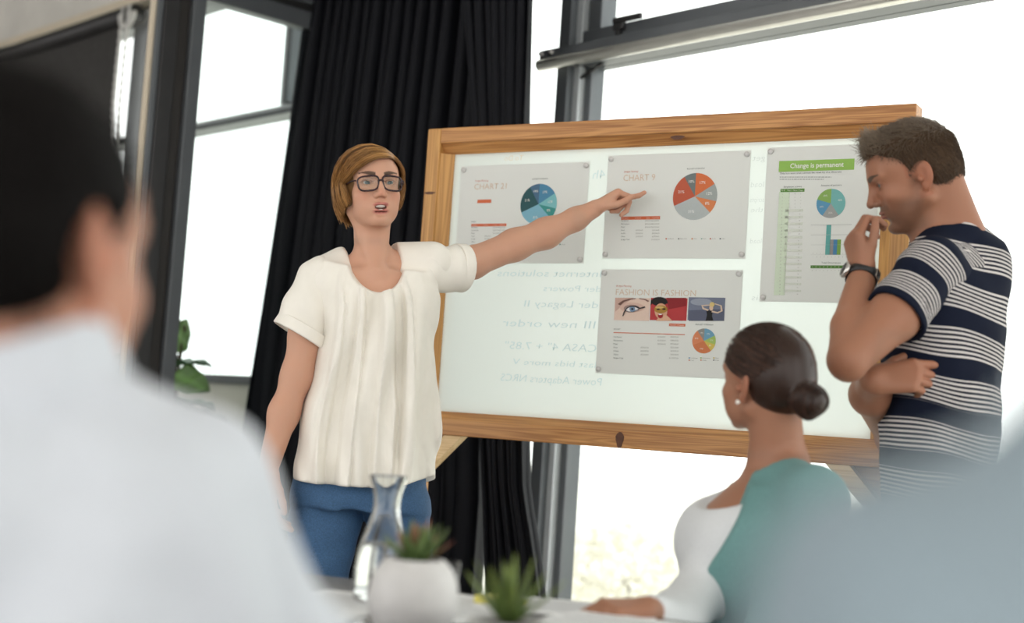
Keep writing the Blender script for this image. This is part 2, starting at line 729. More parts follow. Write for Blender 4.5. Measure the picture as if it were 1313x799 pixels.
# --- window_2: far window above the low wall, seen through the glass partition
w2 = empty('window_2', wp(-2.2, -.1, zS))
w2['kind'] = 'structure'
wpart('sill', w2, -8, TP - .1, -.2, .04, zS - .02, zS + .02, 'frame_grey', bev=.003)
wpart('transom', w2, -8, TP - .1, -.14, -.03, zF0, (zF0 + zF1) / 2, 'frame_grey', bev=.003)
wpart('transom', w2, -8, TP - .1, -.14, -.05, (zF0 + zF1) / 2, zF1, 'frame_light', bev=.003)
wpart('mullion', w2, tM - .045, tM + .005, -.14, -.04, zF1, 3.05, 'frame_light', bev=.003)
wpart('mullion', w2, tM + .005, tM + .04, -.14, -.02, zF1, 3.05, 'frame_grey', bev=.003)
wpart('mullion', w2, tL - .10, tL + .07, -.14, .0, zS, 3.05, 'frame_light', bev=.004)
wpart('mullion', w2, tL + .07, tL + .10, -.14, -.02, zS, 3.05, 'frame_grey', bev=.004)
for tx in (tL - 1.6, tL - 3.0):
    wpart('mullion', w2, tx - .05, tx + .05, -.14, -.03, zS, 3.05, 'frame_grey', bev=.004)
wpart('head_rail', w2, -8, TP - .1, -.14, -.03, 2.99, 3.07, 'frame_grey', bev=.003)
tt = [-8, tL - 3.0, tL - 1.6, tL, tM, TP - .1]
for a, b in zip(tt[:-1], tt[1:]):
    wpart('pane', w2, a, b, -.095, -.087, zS, zF0, 'window_glass')
    wpart('pane', w2, a, b, -.095, -.087, zF1, 2.99, 'window_glass')

# --- roller blind with its chain
tb0 = onwall(156, 100, .1)[0]
bl = empty('roller_blind', wp(tb0 - 1.2, .1, 2.8), 'dark grey roller blind pulled down below the beige strip', 'blind')
zt = 2.985
V, F = tube_np([wp(-7, .11, zt), wp(tb0 + .12, .11, zt)], .048, 20)
mesh_np('roller_tube', V, F, 'frame_dark', bl, True, offset=bl.location)
wpart('blind_cloth', bl, -7, tb0 - .03, .105, .109, 1.3, zt, 'blind_fabric')
wpart('bottom_bar', bl, -7, tb0 - .03, .097, .117, 1.27, 1.31, 'frame_dark')
for k, px in enumerate((152, 160)):
    tc_ = onwall(px - 1, 90, .16)[0]
    pts = [wp(tc_ + .015 * math.sin(z * 2), .16, z) for z in np.linspace(1.7, zt + .03, 60)]
    V, F = tube_np(pts, [.011 if i % 2 else .0065 for i in range(60)], 6)
    mesh_np('chain', V, F, 'chain_plastic', bl, True, offset=bl.location)
tc_ = onwall(165, 25, .16)[0]
pts = [wp(tc_ + .07 * math.cos(a) - .02, .16, zt - .01 + .07 * math.sin(a)) for a in np.linspace(PI, 2 * PI, 14)]
V, F = tube_np(pts, .013, 8)
mesh_np('chain_bracket', V, F, 'chain_plastic', bl, True, offset=bl.location)

# --- glass partition standing out from the window wall, ending in a steel post
pt = empty('partition_wall', wp(TP, .3, 0))
pt.name = 'wall_partition'
pt['kind'] = 'structure'


def onpart(px, py):
    p = hit(px, py, WO + TA * TP, TA)
    return float(np.dot(p - WO, NA)), float(p[2])


oP, zP = onpart(262, 4)
oP2, zP2 = onpart(400, 38)
zH = (zP + zP2) / 2
oe = onpart(225, 380)[0]
wpart('head_rail', pt, TP - .03, TP + .03, .0, oe + .02, zH, zH + .07, 'frame_grey', bev=.004)
wpart('head_panel', pt, TP - .02, TP + .02, .0, oe + .02, zH + .07, ZC, 'frame_dark')
wpart('head_trim', pt, TP + .02, TP + .035, .0, oe + .02, zH + .10, zH + .125, 'frame_grey')
wpart('pane', pt, TP - .006, TP + .002, .0, oe + .02, .05, zH, 'window_glass')
wpart('bottom_rail', pt, TP - .03, TP + .03, .0, oe + .02, 0, .06, 'frame_grey', bev=.004)
# post: light flank, dark recess, dark front profile, beige back edge
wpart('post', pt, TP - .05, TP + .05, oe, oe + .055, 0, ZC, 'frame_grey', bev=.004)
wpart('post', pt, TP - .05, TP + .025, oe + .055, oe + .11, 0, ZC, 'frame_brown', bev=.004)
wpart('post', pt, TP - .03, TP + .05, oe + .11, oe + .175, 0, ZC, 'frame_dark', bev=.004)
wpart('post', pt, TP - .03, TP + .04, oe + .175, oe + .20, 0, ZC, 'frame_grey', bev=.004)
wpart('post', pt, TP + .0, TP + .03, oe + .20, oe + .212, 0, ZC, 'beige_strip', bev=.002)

# --- the rest of the room, behind the camera: glazed openings on the far side and ends
sbox('wall_end', -8.15, -8, -.2, 7.5, 0, ZC, 'plaster_white')
for k, (a, b) in enumerate(((-8, -6.8), (-2.2, -1.7), (2.6, 3.1), (7.0, 7.5))):
    sbox('wall_back' if k == 0 else 'wall_back.%03d' % k, a, b, 7.35, 7.5, 0, ZC, 'plaster_white')
sbox('wall_back.004', -8, 7.5, 7.35, 7.5, 0, .45, 'plaster_white')
for k, (a, b) in enumerate(((-.2, .3), (3.4, 3.9), (7.0, 7.5))):
    sbox('wall_right' if k == 0 else 'wall_right.%03d' % k, 7.35, 7.5, a, b, 0, ZC, 'plaster_white')
# ground and planting outside, overexposure painted into their pale colours
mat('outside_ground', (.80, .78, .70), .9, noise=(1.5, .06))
g = box_obj('ground_outside', wp(0, -15.3, -.35), (30, 15, .05), 'outside_ground', None, WAX)
g['kind'] = 'structure'

# ------------------------------------------------------------------ curtains
mat('curtain_cloth', (.0040, .0045, .0072), .7, noise=(300, .25), bump=(600, .3), Specular_IOR_Level=.18)


def curtain(name, edgeL, edgeR, off, pleats, seed, label, zb=.03, ztop=3.4, amp=.05):
    """edgeL/edgeR: pixel points down each edge (px, py); pleated cloth between them"""
    r = np.random.default_rng(seed)
    L = np.array([onwall(x, y, off) for x, y in edgeL])
    R = np.array([onwall(x, y, off) for x, y in edgeR])
    L = L[np.argsort(L[:, 1])]
    R = R[np.argsort(R[:, 1])]
    nz, nu = 46, pleats * 12 + 1
    zs = np.linspace(zb, ztop, nz)
    us = np.linspace(0, 1, nu)
    ph = np.cumsum(r.uniform(.6, 1.4, pleats + 1))
    ph = (ph - ph[0]) / (ph[-1] - ph[0])
    phase = np.interp(us, ph, np.arange(pleats + 1)) * 2 * PI
    V = []
    for z in zs:
        tl, tr = np.interp(z, L[:, 1], L[:, 0]), np.interp(z, R[:, 1], R[:, 0])
        g_ = .75 + .35 * (1 - z / ztop)
        for i, u in enumerate(us):
            w = phase[i] + .35 * math.sin(z * 1.3 + i * .02 + seed)
            o_ = off + amp * g_ * (math.sin(w) + .28 * math.sin(2 * w + z * .9) + .15 * math.sin(.5 * w + 2 * z))
            t = tl + (tr - tl) * u + .012 * math.sin(w * 2 + z)
            V.append(wp(t, o_, z))
    V = np.array(V)
    n0 = len(V)
    V = np.vstack([V, V + NA * .004])
    F = []
    for a in range(nz - 1):
        for b in range(nu - 1):
            i = a * nu + b
            F.append([i, i + 1, i + nu + 1, i + nu])
            F.append([n0 + i, n0 + i + nu, n0 + i + nu + 1, n0 + i + 1])
    for a in range(nz - 1):
        for b in (0, nu - 1):
            i = a * nu + b
            F.append([i, i + nu, n0 + i + nu, n0 + i])
    base = wp(float(np.mean(L[:, 0])), off, 0)
    o = mesh_np(name, V, np.array(F), 'curtain_cloth', None, True, offset=base)
    o.location = base
    return tag(o, label, 'curtain')


curtain('curtain', [(403, -20), (362, 270), (318, 580), (300, 800)], [(655, 0), (640, 160), (618, 567), (618, 640), (606, 800)], .22, 17, 3,
        'wide black pleated curtain hanging behind the standing woman')
curtain('curtain', [(600, 0), (612, 160), (625, 567), (629, 640), (634, 800)], [(678, 0), (673, 160), (671, 567), (672, 630), (684, 700), (696, 800)], .38, 7, 5,
        'narrow black curtain bunched beside the added white pane and big window', amp=.035)
# ------------------------------------------------------------------ the display board in its pine frame
BA = math.radians(-30.0)
BT = np.array([math.cos(BA), math.sin(BA), 0.0])
BN = np.array([math.sin(BA), -math.cos(BA), 0.0])
BO = P(556, 168, 4.2)
BO[2] = 0.0


def m4(ax, loc):
    m = Matrix.Identity(4)
    for i in range(3):
        for j in range(3):
            m[j][i] = float(ax[i][j])
        m[i][3] = float(loc[i])
    return m


BAX = np.array([BT, BN * -1, ZA])          # local x along the board, local y away from the viewer, z up


def onboard(px, py):
    p = hit(px, py, BO, BN)
    return float(np.dot(p - BO, BT)), float(p[2])


wood_mat('pine_horizontal', (.30, .115, .03), (.60, .30, .10), 0)
wood_mat('pine_pale', (.62, .40, .18), (.84, .62, .34), 0)
wood_mat('pine_vertical', (.38, .17, .04), (.62, .33, .10), 2)
translucent_mat('frosted_board', (.80, .84, .82), .62, .25, (.92, .95, .93))
translucent_mat('sheet_paper', (.84, .85, .83), .30, .7)
board = empty('display_board', M4=m4(BAX, BO), label='large frosted white board in a pine frame on pine legs', cat='board')
UW, ZT, ZB = 1.44, 1.898, 1.005
FD = .03


def lbox(name, parent, x0, x1, y0, y1, z0, z1, m, bev=0.0):
    return box_obj(name, ((x0 + x1) / 2, (y0 + y1) / 2, (z0 + z1) / 2), ((x1 - x0) / 2, abs(y1 - y0) / 2, (z1 - z0) / 2), m, parent, IDN, bev)


lbox('top_rail', board, .046, UW, -FD, FD, ZT - .046, ZT, 'pine_horizontal', .003)
lbox('bottom_rail', board, .0, UW, -FD, FD, ZB - .008, ZB + .040, 'pine_horizontal', .003)
lbox('stile', board, 0, .046, -FD, FD, ZB + .04, ZT, 'pine_vertical', .004)
lbox('stile', board, UW - .052, UW - .004, -FD, FD, ZB + .04, ZT - .046, 'pine_vertical', .004)


def prism(name, parent, poly, axis, a, b, m):
    """poly of 2-D points swept along an axis from a to b"""
    bm = bmesh.new()
    r = []
    for s in (a, b):
        row = []
        for p, q in poly:
            v = [0, 0, 0]
            o = [i for i in range(3) if i != axis]
            v[axis] = s
            v[o[0]], v[o[1]] = p, q
            row.append(bm.verts.new(v))
        r.append(row)
    n = len(poly)
    for i in range(n):
        bm.faces.new([r[0][i], r[0][(i + 1) % n], r[1][(i + 1) % n], r[1][i]])
    bm.faces.new(r[0])
    bm.faces.new(r[1][::-1])
    return bm_obj(name, bm, m, parent)


# sloped inner lips (beads) that hold the panel
prism('bead', board, [(-.022, ZT - .046), (.0, ZT - .074), (.02, ZT - .074), (.02, ZT - .046)], 0, .046, UW - .052, 'pine_horizontal')
prism('bead', board, [(-.026, ZB + .040), (.0, ZB + .060), (.02, ZB + .060), (.02, ZB + .040)], 0, .046, UW - .052, 'pine_horizontal')
prism('bead', board, [(.046, -.022), (.080, .0), (.080, .02), (.046, .02)], 2, ZB + .06, ZT - .074, 'pine_vertical')
prism('bead', board, [(UW - .052, -.022), (UW - .084, .0), (UW - .084, .02), (UW - .052, .02)], 2, ZB + .06, ZT - .074, 'pine_vertical')
lbox('panel', board, .06, UW - .066, .004, .010, ZB + .045, ZT - .06, 'frosted_board')
mat('knot', (.10, .035, .015), .6, noise=(60, .3))
for (u, z, w, h) in ((.012, onboard(550, 250)[1], .020, .004), (onboard(797, 556)[0], ZB + .014, .012, .022), (onboard(870, 180)[0], ZT - .06, .02, .006)):
    o = mesh_np('knot', [(w * math.cos(a) * (1 + .2 * math.sin(3 * a)), 0, h * math.sin(a)) for a in np.linspace(0, 2 * PI, 14, endpoint=False)], [list(range(14))], 'knot', board, False)
    o.location = (u + .01, -FD - .0006, z)
# legs, feet and diagonal braces
for s, u0 in ((1, .0), (-1, UW - .052)):
    lbox('leg', board, u0, u0 + .052, -.02, .03, .05, ZB - .008, 'pine_vertical', .003)
    lbox('foot', board, u0 - .005, u0 + .057, -.10, .36, 0, .055, 'pine_vertical', .004)
    xa = u0 + .052 if s > 0 else u0
    prism('brace', board, [(xa, ZB - .14), (xa, ZB - .09), (xa + s * .075, ZB - .008), (xa + s * .135, ZB - .008)], 1, -.022, .012, 'pine_pale')
    prism('gusset', board, [(xa, ZB - .115), (xa, ZB - .008), (xa + s * .105, ZB - .008)], 1, .013, .022, 'pine_horizontal')

# ------------------------------------------------------------------ flat print helpers
INK = {}


def ink(col):
    key = 'ink_%02x%02x%02x' % tuple(int(255 * min(1, c)) for c in col)
    if key not in MATS:
        mat(key, tuple(((c / 12.92) if c <= .04045 else ((c + .055) / 1.055) ** 2.4) * .92 for c in col), .8, noise=(400, .03))
    return MATS[key]


def text_mesh(name, s, size, m, parent, x, z, y=-.0016, align='LEFT', mirror=False, width=None, shear=0.0, thin=0.0, rot=0.0):
    cu = bpy.data.curves.new('txt', 'FONT')
    cu.body = s
    cu.size = size
    cu.resolution_u = 2
    cu.shear = shear
    cu.offset = thin * size
    cu.align_x = 'LEFT'
    o = bpy.data.objects.new('txt', cu)
    COL.objects.link(o)
    me = bpy.data.meshes.new_from_object(o)
    bpy.data.objects.remove(o)
    bpy.data.curves.remove(cu)
    n = len(me.vertices)
    if n == 0:
        return None
    co = np.zeros(n * 3, np.float32)
    me.vertices.foreach_get('co', co)
    co = co.reshape(-1, 3)
    co[:, 0] -= co[:, 0].min()
    w = co[:, 0].max()
    if width:
        co[:, 0] *= width / w
        w = width
    if mirror:
        co[:, 0] = w - co[:, 0]
    if align == 'CENTER':
        co[:, 0] -= w / 2
    elif align == 'RIGHT':
        co[:, 0] -= w
    c_, s_ = math.cos(rot), math.sin(rot)
    xx, zz = co[:, 0] * c_ - co[:, 1] * s_, co[:, 0] * s_ + co[:, 1] * c_
    out = np.stack([xx, np.zeros(n), zz], 1)
    me.vertices.foreach_set('co', out.astype(np.float32).ravel())
    me.update()
    o = link(name, me, m, parent)
    o.location = (x, y, z)
    return o


def poly_obj(name, pts, m, parent, y=-.0016):
    """flat print polygon from (x, z) points, with a hair of thickness"""
    n = len(pts)
    V = [(p[0], y, p[1]) for p in pts] + [(p[0], y + .0005, p[1]) for p in pts]
    F = [list(range(n)), list(range(2 * n - 1, n - 1, -1))] + [[i, i + n, (i + 1) % n + n, (i + 1) % n] for i in range(n)]
    return mesh_np(name, V, F, m, parent, False)


def rect(name, x0, x1, z0, z1, m, parent, y=-.0016):
    return poly_obj(name, [(x0, z0), (x1, z0), (x1, z1), (x0, z1)], m, parent, y)


def pie(parent, cx, cz, r, bounds, cols, pcts):
    for i in range(len(bounds) - 1):
        a0, a1 = math.radians(bounds[i]), math.radians(bounds[i + 1])
        n = max(3, int((bounds[i + 1] - bounds[i]) / 6))
        pts = [(cx, cz)] + [(cx + r * math.sin(a), cz + r * math.cos(a)) for a in np.linspace(a0, a1, n)]
        sl = poly_obj('pie_slice', pts, ink(cols[i]), parent)
        am = (a0 + a1) / 2
        text_mesh('print_text', pcts[i], r * .17, ink((.95, .95, .93)), parent, cx + .66 * r * math.sin(am), cz + .66 * r * math.cos(am) - r * .05, -.0024, 'CENTER')


class Sheet:
    def __init__(s, u0, u1, z0, z1, label, crop):
        s.cu, s.cz = (u0 + u1) / 2, (z0 + z1) / 2
        s.w, s.h = u1 - u0, z1 - z0
        s.crop = crop
        loc = BO + BT * s.cu + ZA * s.cz + BN * .0005
        s.o = empty('chart_sheet', M4=m4(BAX, loc), label=label, cat='poster', group='printed sheets on the display board')
        bm = bmesh.new()
        box(bm, (0, 0, 0), IDN, (s.w / 2, .0006, s.h / 2))
        bm_obj('sheet', bm, 'sheet_paper', s.o)
        for sx, sz in ((-1, -1), (-1, 1), (1, -1), (1, 1)):
            V, F = tube_np([(0, 0, 0), (0, -.006, 0)], .0072, 14)
            mg = mesh_np('magnet', V, F, 'magnet_grey', None, True)
            mg.matrix_world = m4(BAX, BO + BT * (s.cu + sx * (s.w / 2 - .010)) + ZA * (s.cz + sz * (s.h / 2 - .011)) + BN * .0012)
            tag(mg, 'round grey magnet at %s corner of %s sheet' % ({(-1, -1): 'bottom left', (-1, 1): 'top left', (1, -1): 'bottom right', (1, 1): 'top right'}[(sx, sz)], s_title(label)), 'magnet', 'magnets holding the sheets')

    def at(s, cx, cy):
        x0, y0, sc = s.crop
        u, z = onboard(x0 + cx / sc, y0 + cy / sc)
        return u - s.cu, z - s.cz

    def scale(s, cx, cy):
        """metres per crop pixel, vertically"""
        a, b = s.at(cx, cy), s.at(cx, cy + 20)
        return abs(a[1] - b[1]) / 20


def s_title(label):
    return {'CHART 21': 'the blue pie', 'CHART 9': 'the orange pie', 'FASHION IS FASHION': 'the three photo', 'Change is permanent': 'the green banner'}[label.split('titled ')[1]]


mat('magnet_grey', (.64, .64, .63), .45, noise=(50, .05))
ORANGE, GREYT, DARKT = (.83, .42, .27), (.62, .62, .60), (.40, .42, .42)
PALEO = (.87, .77, .68)
A_ = Sheet(.108, .531, 1.500, 1.787, 'landscape sheet with blue and teal pie chart titled CHART 21', (570, 190, 4.995))
B_ = Sheet(.588, 1.005, 1.514, 1.802, 'landscape sheet with orange and grey pie chart titled CHART 9', (760, 180, 4.995))
C_ = Sheet(.589, 1.001, 1.197, 1.484, 'landscape sheet with three photos titled FASHION IS FASHION', (750, 330, 4.995))
D_ = Sheet(1.050, 1.347, 1.402, 1.807, 'portrait sheet with green banner titled Change is permanent', (960, 170, 3.474))


def T(S, s, cx, cy, hpx, col, align='LEFT', name='print_text', width=None, **k):
    x, z = S.at(cx, cy)
    sc = S.scale(cx, cy)
    if width:
        width = abs(S.at(cx + width, cy)[0] - x)
    return text_mesh(name, s, hpx * sc * 1.38, ink(col), S.o, x, z, -.0018 if 'y' not in k else k.pop('y'), align, width=width, **k)


def R_(S, x0, y0, x1, y1, col, name='print_block', y=-.0014):
    a, b = S.at(x0, y0), S.at(x1, y1)
    xc = S.at(x0, y1)[0]
    return rect(name, min(a[0], b[0]), max(a[0], b[0]), min(a[1], b[1]), max(a[1], b[1]), ink(col), S.o, y)


ROWS = ['Site Rental', 'Decorations', 'Music', 'Food', 'Drinks', 'Other', 'Budget Total']


def table(S, x0, x1, y0, dy, hb, rowtilt=0.0):
    R_(S, x0, y0 - hb / 2, x1, y0 + hb / 2, ORANGE)
    w = x1 - x0
    for s, fx in (('Description', .02), ('No/Person', .36), ('Fixed', .66), ('Total Costs', .80)):
        T(S, s, x0 + w * fx, y0 + hb * .22, hb * .42, (.95, .9, .86), y=-.0024)
    for i, r in enumerate(ROWS):
        yy = y0 + hb * .9 + dy * (i + .35)
        T(S, r, x0, yy, dy * .42, DARKT)
        cols = ((.62, .80) if i < 3 else (.38, .80)) if i < 6 else (.78,)
        for fx in cols:
            T(S, '$250,00.00' if i < 6 else '$1,250,00.00', x0 + w * fx, yy, dy * .40, GREYT)


# sheet A
T(A_, 'Budget Planning', 198, 216, 11, (.82, .45, .35), shear=.3)
T(A_, 'CHART 21', 193, 266, 38, PALEO, thin=-.009, width=205)
T(A_, 'BUDGET OVERVIEW', 565, 203, 9, DARKT, width=100)
R_(A_, 213, 331, 300, 351, ORANGE)
T(A_, 'Budget', 175, 475, 9, DARKT)
table(A_, 174, 397, 493, 18.5, 14)
c = A_.at(604, 360)
pie(A_.o, c[0], c[1], 131 * A_.scale(604, 360), [0, 59, 103, 134, 247, 328, 360],
    [(.30, .53, .66), (.50, .75, .77), (.25, .58, .56), (.50, .71, .79), (.16, .33, .35), (.29, .42, .53)], ['17%', '12%', '8%', '31%', '21%', '10%'])
for k, (s, cx, c_) in enumerate((('Drinks', 690, (.2, .35, .36)), ('Others', 745, (.2, .5, .45)))):
    R_(A_, cx - 8, 614, cx, 621, c_)
    T(A_, s, cx + 6, 621, 7, GREYT)
# sheet B
T(B_, 'Budget Planning', 203, 207, 11, (.82, .45, .35), shear=.3)
T(B_, 'CHART 9', 198, 262, 42, PALEO, thin=-.009, width=202)
T(B_, 'BUDGET OVERVIEW', 607, 188, 9, DARKT, width=112)
T(B_, 'Budget', 187, 480, 9, DARKT)
table(B_, 184, 432, 498, 20, 17)
c = B_.at(656, 360)
pie(B_.o, c[0], c[1], 150 * B_.scale(656, 360), [0, 59, 103, 134, 247, 328, 360],
    [(.84, .45, .27), (.63, .66, .65), (.85, .52, .33), (.71, .74, .74), (.74, .36, .26), (.44, .48, .48)], ['17%', '12%', '8%', '31%', '21%', '10%'])
for k, (s, c_) in enumerate((('Site Rental', ORANGE), ('Decorations', (.5, .5, .5)), ('Music', (.85, .55, .35)), ('Food', (.65, .75, .72)), ('Drinks', (.74, .36, .26)), ('Other', (.4, .45, .45)))):
    cx = (472, 552, 638, 699, 755, 818)[k]
    R_(B_, cx - 4, 627, cx + 4, 635, c_)
    T(B_, s, cx + 10, 634, 7, GREYT)
# sheet C
T(C_, 'Budget Planning', 204, 189, 12, (.80, .47, .38))
T(C_, 'FASHION IS FASHION', 200, 242, 40, PALEO, thin=-.010, width=512)
R_(C_, 541, 424, 644, 444, ORANGE)
T(C_, 'Number of Guests', 549, 438, 9, (.95, .9, .86), y=-.0024)
T(C_, 'BUDGET', 187, 464, 9, DARKT)
T(C_, 'BUDGET OVERVIEW', 711, 434, 9, DARKT, width=114)
table(C_, 186, 641, 489, 22.5, 19)
c = C_.at(764, 536)
pie(C_.o, c[0], c[1], 80 * C_.scale(764, 536), [0, 63, 105, 140, 248, 323, 360],
    [(.44, .64, .75), (.66, .77, .42), (.84, .75, .37), (.82, .49, .32), (.86, .54, .38), (.58, .58, .56)], ['17%', '12%', '8%', '31%', '21%', '10%'])
for k, (s, c_) in enumerate((('Site Rental', (.4, .6, .75)), ('Decorations', (.6, .75, .4)), ('Music', (.84, .75, .37)), ('Food', (.82, .49, .32)), ('Drinks', (.86, .54, .38)), ('Other', (.5, .5, .5)))):
    cx, cy_ = (670, 745, 827)[k % 3], (645, 659)[k // 3]
    R_(C_, cx - 4, cy_ - 4, cx + 4, cy_ + 4, c_)
    T(C_, s, cx + 9, cy_ + 4, 8, GREYT)


def photo(S, x0, y0, x1, y1, bgc, shapes, name):
    """a printed photograph: backing rectangle and flat shapes given in 0..1 coordinates (x right, y down)"""
    R_(S, x0, y0, x1, y1, bgc, name)
    for k, (col, pts) in enumerate(shapes):
        q = [S.at(x0 + p[0] * (x1 - x0), y0 + p[1] * (y1 - y0)) for p in pts]
        poly_obj('print_shape', q, ink(col), S.o, -.0016 - .00035 * (k + 1))


def blob(cx, cy, rx, ry, n=18, a0=0, a1=2 * PI, rot=0.0):
    out = []
    for a in np.linspace(a0, a1, n, endpoint=abs(a1 - a0) < 6):
        x, y = rx * math.cos(a), ry * math.sin(a)
        out.append((cx + x * math.cos(rot) - y * math.sin(rot), cy + x * math.sin(rot) + y * math.cos(rot)))
    return out


def stroke(pts, w0, w1):
    p = np.array(pts, float)
    d = np.gradient(p, axis=0)
    nn = np.stack([-d[:, 1], d[:, 0]], 1) / (np.linalg.norm(d, axis=1)[:, None] + 1e-9)
    ws = np.linspace(w0, w1, len(p))[:, None]
    return [tuple(q) for q in np.vstack([p + nn * ws, (p - nn * ws)[::-1]])]


photo(C_, 196, 260, 411, 408, (.90, .80, .74), [
    ((.80, .67, .62), [(0, 0), (.55, 0), (.2, .35), (0, .6)]),
    ((.85, .72, .66), blob(.5, .42, .36, .22)),
    ((.42, .30, .27), stroke([(.12, .3), (.25, .15), (.45, .06), (.62, .03)], .05, .015)),
    ((.50, .36, .33), stroke([(.72, .03), (.9, .08), (1.0, .16)], .02, .03)),
    ((.62, .52, .50), blob(.5, .46, .24, .16)),
    ((.93, .92, .92), blob(.5, .50, .19, .10)),
    ((.50, .60, .72), blob(.52, .49, .085, .12)),
    ((.12, .13, .16), blob(.52, .49, .035, .05)),
    ((.10, .14, .17), stroke([(.24, .80), (.28, .62), (.36, .45), (.47, .37), (.6, .37), (.75, .46), (.9, .40)], .012, .03)),
    ((.25, .32, .36), stroke([(.32, .56), (.42, .62), (.55, .61), (.7, .5)], .012, .01)),
], 'eye_photo')
photo(C_, 425, 260, 651, 408, (.72, .24, .25), [
    ((.55, .14, .16), [(.45, 0), (1, 0), (1, .35), (.5, .5)]),
    ((.10, .08, .08), blob(.24, .16, .23, .2, 14)),
    ((.10, .08, .08), stroke([(.05, .1), (.0, .3)], .05, .01)),
    ((.10, .08, .08), stroke([(.4, .1), (.48, .25)], .05, .01)),
    ((.86, .66, .54), blob(.29, .58, .18, .34)),
    ((.88, .70, .58), [(.22, .85), (.45, .75), (.62, 1.0), (.15, 1.0)]),
    ((.68, .52, .22), blob(.29, .50, .19, .17)),
    ((.83, .72, .45), blob(.25, .42, .12, .05)),
    ((.18, .13, .12), blob(.22, .50, .05, .035)),
    ((.18, .13, .12), blob(.38, .49, .05, .035)),
    ((.62, .12, .14), blob(.28, .78, .07, .11)),
    ((.94, .92, .90), blob(.28, .72, .05, .03)),
], 'mask_photo')
photo(C_, 667, 256, 893, 408, (.46, .49, .57), [
    ((.36, .38, .46), [(0, .55), (1, .5), (1, 1), (0, 1)]),
    ((.60, .63, .69), blob(.35, .2, .3, .15)),
    ((.10, .10, .11), [(.50, .55), (.68, .58), (.66, .8), (.70, 1), (.48, 1), (.52, .75)]),
    ((.85, .76, .68), stroke([(.56, .55), (.42, .48), (.38, .36), (.62, .33)], .035, .025)),
    ((.85, .76, .68), stroke([(.66, .6), (.82, .66), (.94, .58), (.92, .36), (.74, .28)], .035, .02)),
    ((.86, .74, .64), blob(.645, .45, .055, .12)),
    ((.85, .76, .50), blob(.67, .31, .07, .10)),
], 'pose_photo')
# sheet D
GREEN = (.58, .75, .36)
q = R_(D_, 137, 128, 470, 166, GREEN)
T(D_, 'Change is permanent', 186, 160, 22, (.97, .97, .94), y=-.0024, thin=.012, width=238)
T(D_, 'This is a text that cannot be read by the illiterate', 139, 187, 8, DARKT, width=275)
for yy, xe in ((199, 369), (209, 335)):        # two lines of print too small to read
    x = 139
    while x < xe:
        w = random.uniform(5, 14)
        R_(D_, x, yy - 2, min(x + w, xe), yy + 1.5, (.70, .71, .70), 'print_line')
        x += w + 3
T(D_, 'Simpleton scores', 157, 246, 8, DARKT, width=80)
R_(D_, 143, 252, 249, 264, (.36, .55, .24))
for k, s in enumerate(('ID #', 'Num 1', 'Num 2', 'Mean')):
    T(D_, s, 148 + 26 * k, 261, 6, (.95, .95, .9), y=-.0024)
R_(D_, 137, 265, 160, 725, (.84, .90, .81))
for i in range(31):
    yy = 274 + i * 14.9
    if i % 2 == 1 and i > 3:
        R_(D_, 165 - i * .3, yy - 6, 244 - i * .35, yy + 4, (.86, .88, .84))
    T(D_, str(i + 1), 152 - i * .42, yy + 3, 5, GREYT, 'CENTER', y=-.0022)
    if i < 5:
        for cx in (180, 206, 232):
            T(D_, str((i * 3 + cx) % 9), cx, yy + 2, 5, GREYT, y=-.0022)
    else:
        T(D_, str((i * 7) % 90), 228 - i * .42, yy + 2, 5, GREYT, y=-.0022)
T(D_, 'Amount of partners', 323, 240, 8, DARKT, width=92)
c = D_.at(367, 316)
pie(D_.o, c[0], c[1], 65 * D_.scale(367, 316), [0, 145, 213, 286, 360], [(.47, .72, .71), (.64, .65, .64), (.36, .60, .74), (.55, .70, .37)], ['40%', '20%', '20%', '20%'])
for cx, y0, c_ in ((355, 411, (.40, .68, .66)), (370, 477, (.58, .58, .57)), (386, 477, (.30, .53, .70)), (402, 477, (.48, .64, .30))):
    R_(D_, cx - 7, y0, cx + 7, 545, c_)
for i in range(11):
    T(D_, str(i + 1), 288 + i * 16.4, 557, 5, GREYT, 'CENTER')
    T(D_, '0', 288 + i * 16.4, 541, 4, GREYT, 'CENTER')
for i in range(4):
    R_(D_, 278, 411 + i * 44.5, 460, 411.8 + i * 44.5, (.82, .83, .82))
T(D_, 'Total Occurrences', 325, 584, 8, DARKT, width=85)
R_(D_, 277, 592, 470, 606, (.34, .52, .24))
for i in range(11):
    T(D_, str(i + 1), 284 + i * 17, 602, 6, (.95, .95, .9), 'CENTER', y=-.0024)
    T(D_, str((i * 5) % 9), 284 + i * 17, 617, 5, GREYT, 'CENTER')

# ------------------------------------------------------------------ faint mirrored handwriting on the board
mat('marker_blue', (.62, .76, .79), .7, noise=(200, .05))
mat('marker_orange', (.86, .74, .58), .7, noise=(200, .05))
mat('marker_grey', (.68, .72, .71), .7, noise=(200, .05))


def hand_text(s, x0, x1, y, hpx, m='marker_blue'):
    (u0, z0), (u1, z1) = onboard(x0, y), onboard(x1, y)
    sz = abs(onboard(x0, y)[1] - onboard(x0, y + hpx)[1]) * 1.35
    text_mesh('handwriting', s, sz, MATS[m], board, u0, z0, .0035, 'LEFT', True, u1 - u0, -.1, -.012)


